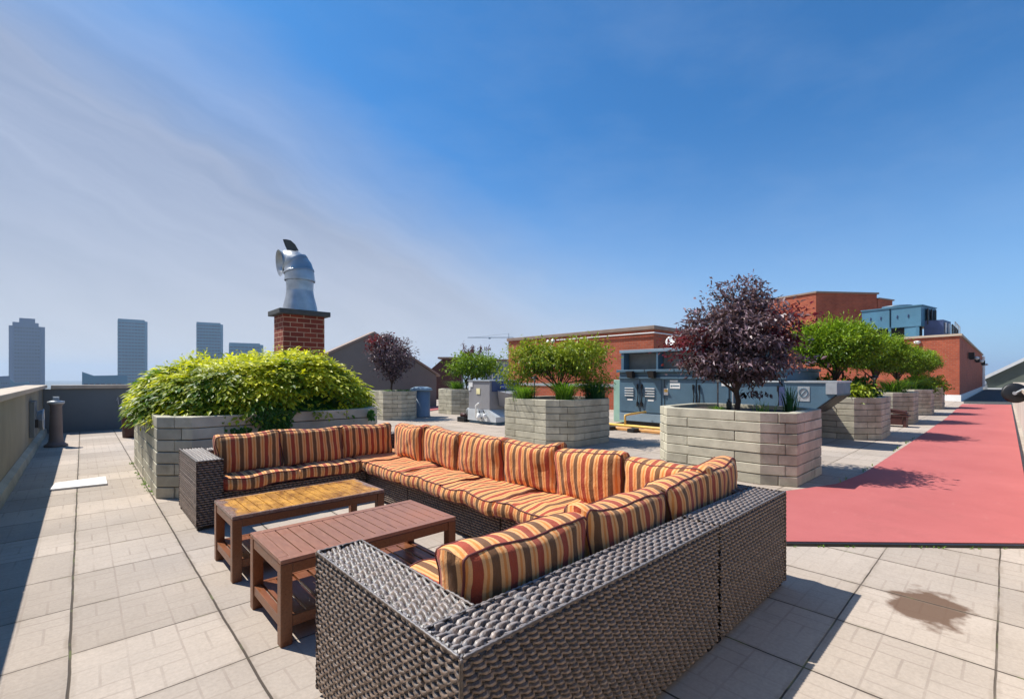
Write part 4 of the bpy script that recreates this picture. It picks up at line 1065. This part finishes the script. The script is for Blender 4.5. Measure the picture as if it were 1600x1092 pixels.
t = thing('brick_building', 'long low red brick building at the end of the pink track, one side in shade', 'brick building', (34.3, 1.7, 0))
fp = [(0, 0), (32.9, -.03), (32.9, 12), (2.45, 9.1)]
mb = MB(); mb.prism(fp, .34, 3.50); mb.build('wall', MT['brick_far'], t)
mb = MB(); mb.prism([(-.06, -.06), (32.98, -.09), (32.98, 12), (2.40, 9.15)], 0, .338); mb.build('plinth', MT['white'], t)
mb = MB(); mb.prism([(-.10, -.10), (33.0, -.13), (33.0, 12.1), (2.35, 9.2)], 3.502, 3.62, bottom=True); mb.build('coping', MT['coping'], t)
for x_ in (7.4, 16.2, 29.4):
    m_ = MB(); m_.box(x_, x_ + .5, -.32, -.04, .78 + 1.72, 2.88); m_.box(x_ + .08, x_ + .42, -.30, -.08, 2.42, 2.498); lt = m_.build('wall_light', MT['black'], t)
    m_ = MB(); m_.lathe([(.02, -.22), (.11, -.16), (.12, -.06), (.02, 0)], c=(x_ + .25, -.42, 2.62), seg=12); m_.build('lamp_glass', MT['white'], lt, smooth=True)
m_ = MB(); m_.lathe([(.02, 0), (.14, .05), (.16, .16), (.02, .2)], c=(.45, 1.75, 3.16), seg=14); m_.build('floodlight', MT['white'], t, smooth=True)
mb = MB()
for k in range(6): mb.tube([(.3, .25 + 0 * k, 3.6), (.3, .25, 3.61)], .02, 6)
for x_, y_ in ((.3, .3), (1.6, .3), (3.0, .3), (4.4, .3)): mb.tube([(x_, y_, 3.6), (x_, y_, 4.15)], .035, 6)
mb.tube([(.3, .3, 4.15), (4.4, .3, 4.15)], .03, 6); mb.tube([(.3, .3, 3.9), (4.4, .3, 3.9)], .025, 6); mb.build('handrail', MT['black'], t)
mb = MB(); mb.tube([(33.05, -.1, .3), (33.05, -.1, 3.4)], .14, 8); mb.build('downpipe', MT['white'], t)
t = thing('brick_tower_block', 'tall red brick lift house with two faces rising behind the round trees', 'brick building', (39.6, 9.57, 0))
mb = MB(); mb.prism([(0, 0), (4.04, -2.95), (8, 2.5), (3.9, 6.6), (1.6, 5.0)], 0, 7.50); mb.build('wall', MT['brick_far'], t)
mb = MB(); mb.prism([(-.10, -.04), (4.06, -3.09), (8.1, 2.5), (3.9, 6.75), (1.5, 5.05)], 7.502, 7.62, bottom=True); mb.build('coping', MT['trim'], t)
mb = MB(); mb.prism([(4.10, -2.98), (6.0, -3.6), (8, -1), (6.1, -.2)], 0, 7.15); mb.build('step', MT['brick_far'], t)
mb = MB(); mb.prism([(4.12, -3.1), (6.1, -3.72), (8.1, -1), (6.1, -.1)], 7.152, 7.25, bottom=True); mb.build('step_coping', MT['trim'], t)

# cooling tower on the low roof
t = thing('cooling_tower', 'bright blue cooling tower on legs standing on the low brick roof', 'cooling tower', (35.9, 6.2, 0))
q0, q1, q2 = (0, 0), (-.55, -2.85), (1.85, -3.3)
fp = [q0, q1, q2, (2.4, -.4)]
mb = MB(); mb.prism(fp, 4.25, 5.42, bottom=True); mb.build('casing', MT['tower_b'], t)
mb = MB(); mb.prism([(a * 1.0 + (-.05 if a < 1 else .05), b_ + (.05 if b_ > -1 else -.05)) for a, b_ in fp], 5.422, 5.48, bottom=True); mb.build('top_rim', MT['tower_b'], t)
mb = MB(); mb.lathe([(.75, 5.48), (.75, 5.66), (.70, 5.67), (.68, 5.5)], c=(.95, -1.6, 0), seg=24); mb.build('fan_ring', MT['hvac'], t, smooth=True)
for f_ in (.16, .34, .62, .80):
    m_ = MB(); x_ = q0[0] + (q1[0] - q0[0]) * f_; y_ = q0[1] + (q1[1] - q0[1]) * f_; m_.box(x_ - .04, x_, y_ - .01, y_ + .03, 4.80, 4.97, rot=Matrix.Rotation(R(10), 3, 'X'), piv=(x_, y_, 4.85)); m_.build('handle', MT['navy'], t)
m_ = MB(); x_ = q0[0] + (q1[0] - q0[0]) * .5; y_ = q0[1] + (q1[1] - q0[1]) * .5
for s_ in (0, .99): m_.box(x_ - .035, x_ - .001, y_ - .02, y_ + .02, 4.3, 5.38)
m_.build('seam', MT['navy'], t)
for a, b_ in ((.02, -.1), (-.5, -2.7), (1.8, -3.1), (2.2, -.5), (-.25, -1.4)):
    m_ = MB(); m_.box(a, a + .14, b_ - .07, b_ + .07, 3.63, 4.249); m_.build('leg', MT['tower_b'], t)
m_ = MB(); m_.prism([(.5, -.3), (.2, -2.4), (1.75, -2.7), (2.1, -.6)], 3.63, 4.247); m_.build('dark_opening', MT['black'], t)  # black filler box standing in for the shade in the opening under the casing
m_ = MB(); m_.prism([(-.50, -2.72), (-.12, -2.72), (.05, -2.1), (-.36, -2.1)], 3.63, 4.246); m_.build('corner_duct', MT['tower_b'], t)
m_ = MB()
for k in range(3): m_.box(.05 + k * .62, .45 + k * .62, -3.12 - k * .115, -3.06 - k * .115, 4.35, 5.3)
m_.build('side_louvres', MT['black'], t)
t = thing('rooftop_unit', 'small violet blue box unit right of the blue cooling tower', 'rooftop unit', (35.97, 3.0, 3.63))
mb = MB(); mb.prism([(0, .28), (0, -.55), (1.9, -.75), (2.2, .25)], 0, .95); mb.build('casing', MT['violet'], t)
mb = MB(); mb.box(.3, .8, -.66, -.60, .2, .8); mb.box(1.1, 1.6, -.75, -.68, .2, .8); mb.build('access_panel', MT['white'], t)
t = thing('antenna_rail', 'thin metal guard rail on the roof right of the violet blue unit', 'guard rail', (38.5, 2.0, 3.62))
mb = MB()
for k in range(4): mb.tube([(k * .0 + k * 1.4, .1, 0), (k * 1.4, .1, 1.0)], .025, 6)
mb.build('post', MT['galvd'], t); mb = MB(); mb.tube([(0, .1, 1.0), (4.2, .1, 1.0)], .025, 6); mb.build('rail', MT['galvd'], t)

# right far gable, dome vent
t = thing('gable_wall', 'dark green grey gable with a bright white sloping edge at the far right', 'gable wall', (71, 0, 0))
pr = [(2.0, -.0), (2.0, .75), (-6.2, 6.25), (-14.5, .75), (-14.5, 0)]
mb = MB(); V = [(x, a, z) for x in (0, 12) for a, z in pr]; mb.add(V, [(0, 1, 2, 3, 4), (9, 8, 7, 6, 5)] + [(i, i + 5, (i + 1) % 5 + 5, (i + 1) % 5) for i in range(5)]); mb.build('wall', MT['greengrey'], t)
mb = MB()
for a, b_ in (((2.3, .55), (-6.2, 6.25)), ((-6.2, 6.25), (-14.8, .55))):
    V = [(x, a[0], a[1] + z) for x in (-.3, 12.2) for z in (0.01, .36)] + [(x, b_[0], b_[1] + z) for x in (-.3, 12.2) for z in (0.01, .36)]
    mb.add(V, [(0, 1, 3, 2), (4, 6, 7, 5), (0, 4, 5, 1), (2, 3, 7, 6), (1, 5, 7, 3), (0, 2, 6, 4)])
mb.build('roof_edge', MT['white'], t)
mb = MB(); mb.box(-.4, -.05, -5, 1.8, 0, .14); mb.build('kerb', MT['white'], t)
t = thing('roof_vent', 'white curved hood vent at the far end of the dark path', 'roof vent', (69.5, 1.95, 0))
mb = MB(); mb.tube([(0, .45 * math.cos(R(a)), .55 + .50 * math.sin(R(a))) for a in range(0, 181, 15)], .13, 10); mb.build('hood', MT['white'], t, smooth=True)
mb = MB(); mb.box(-.35, .35, -.6, .6, 0, .5); mb.build('base', MT['galvd'], t)

# round black disc on an arm from the right parapet
t = thing('wall_spotlight', 'round black disc shaped spotlight on a pale arm over the right end of the track', 'spotlight', (14.0, -.20, 1.05))
Ma = Matrix.Rotation(R(-90), 3, 'Y') @ Matrix.Rotation(R(0), 3, 'X')
mb = MB(); mb.lathe([(.02, -.05), (.13, -.045), (.19, -.02), (.205, .02), (.17, .05), (.04, .03)], c=(0, .08, -.08), seg=32, M=Matrix.Rotation(R(-80), 3, 'Y') @ Matrix.Rotation(R(12), 3, 'X')); mb.build('disc', MT['black'], t, smooth=True)
mb = MB(); mb.tube([(-.07, .07, -.08), (-.08, -.03, .0), (-.08, -.16, .02)], .018, 8); mb.build('arm', MT['galvd'], t)
mb = MB(); mb.tube([(-.045, .08, -.08), (-.085, .08, -.08)], .035, 12); mb.build('hub', MT['galvd'], t)

# ------------------------------------------------------------------ big blue-grey rooftop HVAC unit
t = thing('rooftop_hvac_unit', 'long blue grey rooftop air handling unit with louvred doors behind the purple maple', 'rooftop unit', (10.5, 7.05, 0))
mb = MB(); mb.box(0, 2.4, -4.0, 0, .16, 1.42); mb.build('lower_casing', MT['hvac'], t, bevel=.01)
mb = MB(); mb.box(.1, 2.3, -3.9, -.1, 0, .158); mb.build('skid', MT['black'], t)
mb = MB(); mb.box(-.03, -.002, -3.98, -.02, .16, .36); mb.build('skirt', MT['hvac_l'], t, bevel=.004)
mb = MB(); mb.box(-.09, 2.43, -4.03, .04, 1.422, 1.49); mb.box(-.05, -.003, -4.0, 0, 1.25, 1.30); mb.build('rain_gutter', MT['hvac'], t, bevel=.008)
# upper box with recessed screens
u_ = MB(); u_.box(.35, 2.3, -3.3, -.02, 1.492, 1.93); u_.box(.05, .349, -.10, -.02, 1.492, 1.93); u_.box(.05, .349, -1.10, -1.05, 1.492, 1.93); u_.box(.05, .349, -2.15, -2.10, 1.492, 1.93); u_.box(.05, .349, -3.3, -3.22, 1.492, 1.93)
u_.build('upper_casing', MT['hvac'], t); u_ = MB(); u_.box(.03, 2.35, -3.34, .02, 1.932, 2.01); u_.build('upper_lid', MT['hvac_l'], t, bevel=.008)
for y0, y1 in ((-1.04, -.11), (-2.09, -1.11), (-3.21, -2.16)):
    m_ = MB(); m_.box(.30, .347, y0, y1, 1.50, 1.92); m_.build('screen', MT['mesh'], t)
for k, (y0, y1) in enumerate(((-.62, -.04), (-1.22, -.64), (-2.1, -1.40), (-2.85, -2.14), (-3.9, -2.9))):
    m_ = MB(); m_.box(-.018, -.002, y0, y1, .40, 1.24); dr = m_.build('door', MT['hvac'], t, bevel=.004)
    if k < 2:
        m_ = MB()
        for q in range(4): m_.box(-.045, -.019, y0 + .17, y1 - .15, 1.0 - q * .065, 1.022 - q * .065, rot=Matrix.Rotation(R(0), 3, 'Y'))
        m_.build('louvre', MT['white'], dr)
        m_ = MB(); m_.box(-.022, -.019, y0 + .20, y1 - .22, .69, .73); m_.build('label_strip', MT['white'], dr)
    hy_ = y0 + .05 if k % 2 == 0 else y1 - .05
    m_ = MB(); m_.box(-.05, -.019, hy_ - .018, hy_ + .018, 1.0, 1.12); m_.box(-.06, -.019, hy_ - .02, hy_ + .02, .55, .66)
    m_.tube([(-.055, hy_, 1.08), (-.06, hy_ - .03, .85), (-.055, hy_ - .005, .62)], .013, 6); m_.build('handle', MT['black'], dr)
m_ = MB()
for y_ in (-.63, -1.31, -2.12, -2.87): m_.box(-.008, -.001, y_ - .006, y_ + .006, .38, 1.24)
for y_ in (-.8, -1.6, -2.4, -3.2): m_.box(-.096, -.0905, y_ - .008, y_ + .008, 1.425, 1.488)
m_.build('panel_seam', MT['black'], t)
m_ = MB(); m_.tube([(-.03, -2.95, .3), (-.03, -2.95, 1.15), (-.03, -3.3, 1.2), (-.03, -3.9, 1.2)], .018, 8); m_.build('conduit', MT['galvd'], t)
for y_ in (-.42, -1.03):
    m_ = MB(); m_.add([(-.22, y_ - .09, 1.44), (-.22, y_ + .09, 1.44), (-.03, y_ + .09, 1.46), (-.03, y_ - .09, 1.46), (-.16, y_ - .07, 1.28), (-.16, y_ + .07, 1.28), (-.055, y_ + .07, 1.27), (-.055, y_ - .07, 1.27)],
                       [(3, 2, 1, 0), (4, 5, 6, 7), (0, 1, 5, 4), (2, 3, 7, 6), (1, 2, 6, 5), (3, 0, 4, 7)]); m_.build('hooded_light', MT['black'], t)
m_ = MB(); m_.box(-.024, -.019, -1.72, -1.46, 1.02, 1.15); sg = m_.build('white_sign', MT['white'], t)
m_ = MB(); m_.box(-.027, -.0245, -1.52, -1.48, 1.065, 1.10); m_.box(-.027, -.0245, -1.70, -1.53, 1.075, 1.10); m_.build('sign_mark', MT['hvac'], sg)
m_ = MB(); m_.box(-.022, -.003, -1.66, -1.46, 1.18, 1.22); m_.build('label_strip', MT['white'], t)
m_ = MB(); m_.box(-.024, -.003, -1.41, -1.30, .86, 1.02); sg = m_.build('warning_label', MT['white'], t)
m_ = MB(); m_.box(-.027, -.0245, -1.40, -1.31, .93, 1.0); m_.build('yellow_field', MT['yellow'], sg)
m_ = MB(); m_.box(-.024, -.003, -3.06, -2.70, 1.10, 1.16); m_.build('label_strip', MT['white'], t)
mb = MB(); mb.box(.3, 2.0, .05, .5, .05, 1.22); o = mb.build('electrical_cabinet', MT['tealpanel'], bevel=.01); o.location = (10.7, 7.08, 0); T(o, 'pale green cabinet at the left end of the big rooftop unit', 'cabinet')
# intake hood facing the track
t = thing('intake_hood', 'blue grey metal intake hood with slanted underside and round prohibition sign', 'intake hood', (10.05, 2.95, 0))
V = [(0, 0, .62), (0, -.42, .62), (0, -.84, .98), (0, -.84, 1.19), (0, 0, 1.19)]
mb = MB(); V2 = V + [(1.1, b_, c_) for a, b_, c_ in V]; mb.add(V2, [(4, 3, 2, 1, 0), (5, 6, 7, 8, 9), (0, 1, 6, 5), (3, 4, 9, 8), (0, 5, 9, 4)]); mb.add([V[2], V[3], V2[8], V2[7]], [(0, 1, 2, 3)], None, .5)
mb.build('casing', MT['hvac'], t)
mb = MB(); e_ = .012; mb.add([(-.01, -.44, .60), (-.01, -.85, .955), (1.11, -.85, .955), (1.11, -.44, .60), (-.01, -.435, .625), (-.01, -.845, .98), (1.11, -.845, .98), (1.11, -.435, .625)], [(0, 1, 2, 3), (0, 4, 5, 1), (2, 6, 7, 3), (1, 5, 6, 2)]); mb.build('grille', MT['black'], t)
mb = MB(); mb.box(-.02, 1.12, -.86, .01, 1.192, 1.225); mb.build('top_flange', MT['galvd'], t)
mb = MB(); mb.box(-.022, -.002, -.85, -.68, .985, 1.19); mb.build('corner_plate', MT['galvd'], t)
mb = MB(); mb.box(-.008, -.002, -.42, -.22, .84, 1.12); sg = mb.build('sign_plate', MT['galvd'], t)
mb = MB(); mb.tube([(-.012, -.32 + .07 * math.cos(a * .3927), 1.0 + .085 * math.sin(a * .3927)) for a in range(16)], .009, 6, closed=True); mb.tube([(-.012, -.37, 1.06), (-.012, -.27, .94)], .008, 6); mb.build('prohibition_ring', MT['hvac'], sg)
mb = MB(); mb.box(.05, 1.0, .02, .12, 0, 1.1); mb.box(.1, .2, -.1, .0, 0, .61); mb.box(.9, 1.0, -.1, .0, 0, .61); mb.build('support', MT['navy'], t)

# yellow gas pipe
t = thing('gas_pipe', 'yellow gas pipe on black blocks in front of the blue grey rooftop unit', 'gas pipe', (9.5, 5.5, 0))
mb = MB(); mb.tube([(0, -2.2, .14), (0, 1.9, .14)], .033, 10); mb.build('main_pipe', MT['yellow'], t, smooth=True)
for y_ in (.72, -.30, -1.3):
    mb = MB(); mb.tube([(0, y_, .14), (0, y_, .36), (.0, y_, .38), (.15, y_ - .02, .40), (.9, y_ - .02, .42)], .024, 8); mb.build('riser', MT['yellow'], t, smooth=True)
for y_ in (1.15, .50, -.52, -1.5):
    mb = MB(); mb.box(-.12, .12, y_ - .09, y_ + .09, 0, .09); mb.build('support_block', MT['black'], t, bevel=.01)
mb = MB(); mb.box(9.62, 9.95, 4.0, 6.7, .003, .045); mb.build('plank', MT['plank'], tag=('long orange brown plank lying behind the yellow gas pipe', 'plank'))

# ------------------------------------------------------------------ grey condenser
t = thing('condenser_unit', 'grey condenser cabinet on a pale metal curb left of the centre planter', 'rooftop unit', (8.1, 9.5, 0))
mb = MB(); mb.add([(0, -.18, .08), (0, 1.05, .08), (0, 1.05, .40), (0, .12, .40), (0, -.18, .22), (1.2, -.18, .08), (1.2, 1.05, .08), (1.2, 1.05, .40), (1.2, .12, .40), (1.2, -.18, .22)],
                  [(0, 4, 3, 2, 1), (5, 6, 7, 8, 9), (0, 5, 9, 4), (4, 9, 8, 3), (3, 8, 7, 2), (1, 2, 7, 6)]); mb.build('curb', M('pale_galvanised_curb', (.55, .58, .60), .5, var=.15), t)
mb = MB(); mb.box(.04, 1.15, -.14, 1.02, 0, .078); mb.build('curb_base', MT['hvac'], t)
mb = MB(); mb.box(.03, 1.15, .11, 1.04, .402, 1.18); mb.build('casing', MT['cond'], t, bevel=.012)
mb = MB(); mb.box(.0, 1.18, .08, 1.07, 1.182, 1.212); mb.build('lid', MT['galvd'], t, bevel=.004)
mb = MB(); mb.box(.10, 1.14, .085, .108, .90, 1.18); sp = mb.build('navy_panel', MT['navy'], t)
mb = MB(); mb.lathe([(.17, 0), (.17, .006)], seg=28, M=Matrix.Rotation(R(90), 3, 'X') @ Matrix.Diagonal((1, .42, 1)).to_3x3()); o = mb.build('oval_logo', M('logo_blue', (.02, .04, .42), .4), sp); o.location = (.55, .083, 1.04)
mb = MB(); mb.box(.45, .65, .0745, .0765, 1.032, 1.046); mb.build('logo_lettering', MT['white'], sp)
mb = MB(); mb.box(.015, .029, .52, .68, .82, .98); sg = mb.build('notice', M('pale_yellow_paper', (.75, .68, .38), .7), t); sg['label'] = 'pale yellow notice on the grey cabinet'
mb = MB(); mb.box(.015, .029, .85, 1.03, 1.02, 1.17); mb.box(.015, .029, .95, 1.03, .92, 1.018); mb.build('label_sticker', MT['white'], t)
mb = MB(); V = [(.2, -.02, .92), (1.1, -.02, .92), (1.1, -.48, .86), (.2, -.48, .86), (.35, .08, .50), (.95, .08, .50), (.95, -.10, .50), (.35, -.10, .50)]; mb.add(V, [(0, 1, 2, 3), (4, 7, 6, 5), (3, 2, 6, 7), (0, 3, 7, 4), (1, 5, 6, 2), (0, 4, 5, 1)]); mb.build('intake_hood', MT['cond'], t)
mb = MB(); mb.tube([(-.03, .62, .16), (-.05, .62, .50), (-.05, .50, .57), (-.05, .46, .57)], .022, 8); mb.build('vent_pipe', MT['white'], t, smooth=True)
mb = MB(); mb.tube([(-.05, .45, .36), (-.07, .42, .20), (-.06, .28, .16), (-.05, .24, .3), (-.04, .3, .38)], .016, 6); mb.build('cable', MT['black'], t)
mb = MB(); mb.lathe([(.035, .17), (.05, .18), (.05, .28), (.03, .30)], c=(-.07, .2, 0), seg=12); mb.lathe([(.06, .12), (.075, .2), (.05, .3)], c=(-.08, .44, 0), seg=12); mb.build('valve', MT['white'], t, smooth=True)
t = thing('pump', 'small dark pump and pipes on the pavers at the left foot of the condenser cabinet', 'pump', (8.15, 10.75, 0))
mb = MB(); mb.box(-.12, .15, -.12, .22, 0, .14); mb.build('base', MT['black'], t, bevel=.01)
mb = MB(); mb.tube([(0, .15, .19), (0, -.08, .19)], .065, 12); mb.build('motor', MT['darkwood'], t, smooth=True)
mb = MB(); mb.tube([(0, -.05, .2), (0, -.12, .36), (0, -.2, .40)], .03, 8); mb.build('pipe', MT['galvd'], t, smooth=True)

# ------------------------------------------------------------------ bench
t = thing('bench', 'low dark red wooden bench between the first and second planters of the row', 'bench', (15.45, 1.7, 0))
mb = MB(); mb.box(0, .42, 0, 1.5, .27, .31); mb.build('seat', MT['darkwood'], t, bevel=.006)
for y_ in (.05, 1.38):
    mb = MB(); mb.box(.03, .39, y_, y_ + .07, 0, .268); mb.build('leg', MT['darkwood'], t)
mb = MB(); mb.box(.02, .05, .125, 1.375, .06, .268); mb.build('front_panel', MT['darkwood'], t)
mb = MB(); mb.box(.0, .40, -.02, .9, .0, .045, rot=Matrix.Rotation(R(6), 3, 'X')); mb.box(.03, .38, .02, .8, .05, .08, rot=Matrix.Rotation(R(9), 3, 'X')); o = mb.build('board_stack', MT['darkwood'], bevel=.006); o.location = (15.46, 1.76, .325); T(o, 'loose dark red boards stacked unevenly on the low bench', 'boards')

# ------------------------------------------------------------------ city far behind
F_ = Vector((math.cos(R(47)), math.sin(R(47)), 0)); R_ = Vector((math.sin(R(47)), -math.cos(R(47)), 0))
def far(px, z): return F_ * z + R_ * ((px - 800) / 720 * z)
def hz(py, z): return 1.3 + (589 - py) / 720 * z
def city_tower(label, x0, x1, top, z, mat, kind='slab', depth=24):
    c = far((x0 + x1) / 2, z); w_ = (x1 - x0) / 720 * z * math.cos(math.atan(((x0 + x1) / 2 - 800) / 720)); h = hz(top, z) + 40
    t = thing('glass_tower', label, 'tower', (c.x, c.y, -40), math.atan2(c.y, c.x) - R(90), 'hazy towers on the skyline')
    if kind == 'crown':
        h1 = h * .90
        m_ = MB(); m_.prism([(-w_ / 2, 4), (-w_ / 2 + 6, 0), (w_ / 2 - 6, 0), (w_ / 2, 4), (w_ / 2, depth), (-w_ / 2, depth)], 0, h1); m_.build('shaft', mat, t)
        m_ = MB(); m_.box(-w_ * .40, w_ * .32, 3, depth - 4, h1 + .02, h1 + (h - h1) * .45); m_.box(-w_ * .22, w_ * .22, 6, depth - 8, h1 + (h - h1) * .45 + .02, h); m_.build('crown', mat, t)
        nb, z1 = 9, h1
    elif kind == 'low':
        m_ = MB(); V = [(-w_ / 2, 0, 0), (w_ / 2, 0, 0), (w_ / 2, 0, h - 4), (-w_ * .25, 0, h - 5), (-w_ / 2, 0, h)]; V2 = V + [(a, depth, c_) for a, b_, c_ in V]
        m_.add(V2, [(0, 1, 2, 3, 4), (9, 8, 7, 6, 5)] + [(i, i + 5, (i + 1) % 5 + 5, (i + 1) % 5) for i in range(5)]); m_.build('shaft', mat, t); nb, z1 = 7, h - 6
    else:
        m_ = MB(); m_.prism([(-w_ / 2, 0), (w_ * .42, 0), (w_ / 2, 6), (w_ / 2, depth), (-w_ / 2, depth)], 0, h - 3); m_.build('shaft', mat, t)
        m_ = MB(); m_.box(-w_ / 2 + .5, w_ * .40, 1, depth - 5, h - 2.98, h); m_.build('roof_screen', mat, t); nb, z1 = 8, h - 4
    m_ = MB(); k = int(z1 / 7)
    for q in range(k): m_.box(-w_ / 2 + (6.5 if kind == 'crown' else .8), w_ / 2 - (6.5 if kind == 'crown' else w_ * .09), -.35, -.02, q * 7 + 2.2, q * 7 + 5.0)
    m_.build('window_bands', MT['glass_d'], t)
    m_ = MB()
    for q in range(nb + 1): x_ = -w_ / 2 + 7 + (w_ - 14) * q / nb if kind == 'crown' else -w_ / 2 + 1 + (w_ * .9 - 2) * q / nb; m_.box(x_ - .5, x_ + .5, -.9, -.36, 0, z1)
    m_.build('fins', mat, t)
    return t
city_tower('hazy tower with a stepped crown at the far left of the skyline', 14, 71, 497, 900, MT['glass_v'], 'crown')
city_tower('hazy blue slab tower, tallest of the flat topped ones left of the shrub', 184, 231, 499, 1000, MT['glass_t'])
city_tower('hazy blue slab tower rising straight behind the golden shrub', 307, 349, 504, 1050, MT['glass_t'])
city_tower('low hazy blue tower barely showing between the shrub and the chimney', 358, 412, 536, 1050, MT['glass_t'])
city_tower('low teal office block with a slanted roof in front of the second tower', 129, 200, 581, 600, MT['glass_t'], 'low')
city_tower('low hazy block at the left edge in front of the crowned tower', -14, 16, 583, 700, MT['glass_v'], 'low')
city_tower('low hazy block below the crowned tower', 16, 46, 592, 640, MT['glass_t'], 'low')
c = far(765, 420)
t = thing('tower_crane', 'very distant tower crane jib above the roofs left of the brick building', 'crane', (c.x, c.y, -40), R(47 - 90))
mb = MB(); mb.box(17, 18, 0, 1, 0, 77); mb.build('mast', MT['galvd'], t)
mb = MB(); mb.box(-20, 22, .2, .8, 77.0, 77.6); mb.tube([(17.5, .5, 81), (-14, .5, 77.6)], .12, 5); mb.tube([(17.5, .5, 77), (17.5, .5, 81)], .3, 5); mb.box(-1, 1, 0, 1, 76, 77); mb.build('jib', MT['galvd'], t)

# ------------------------------------------------------------------ summer haze over the city
mb = MB(); mb.box(-7200, 7200, -7200, 7200, -41, 135)
m = bpy.data.materials.new('haze_air'); m.use_nodes = True; m.node_tree.nodes.clear(); tt = NT(m.node_tree)
vo = tt.n('ShaderNodeVolumePrincipled'); vo.inputs['Color'].default_value = (.60, .78, 1, 1); vo.inputs['Density'].default_value = .00019; vo.inputs['Anisotropy'].default_value = .2
ou = tt.n('ShaderNodeOutputMaterial'); m.node_tree.links.new(vo.outputs[0], ou.inputs['Volume'])
hz_ = mb.build('haze', m); hz_['kind'] = 'stuff'
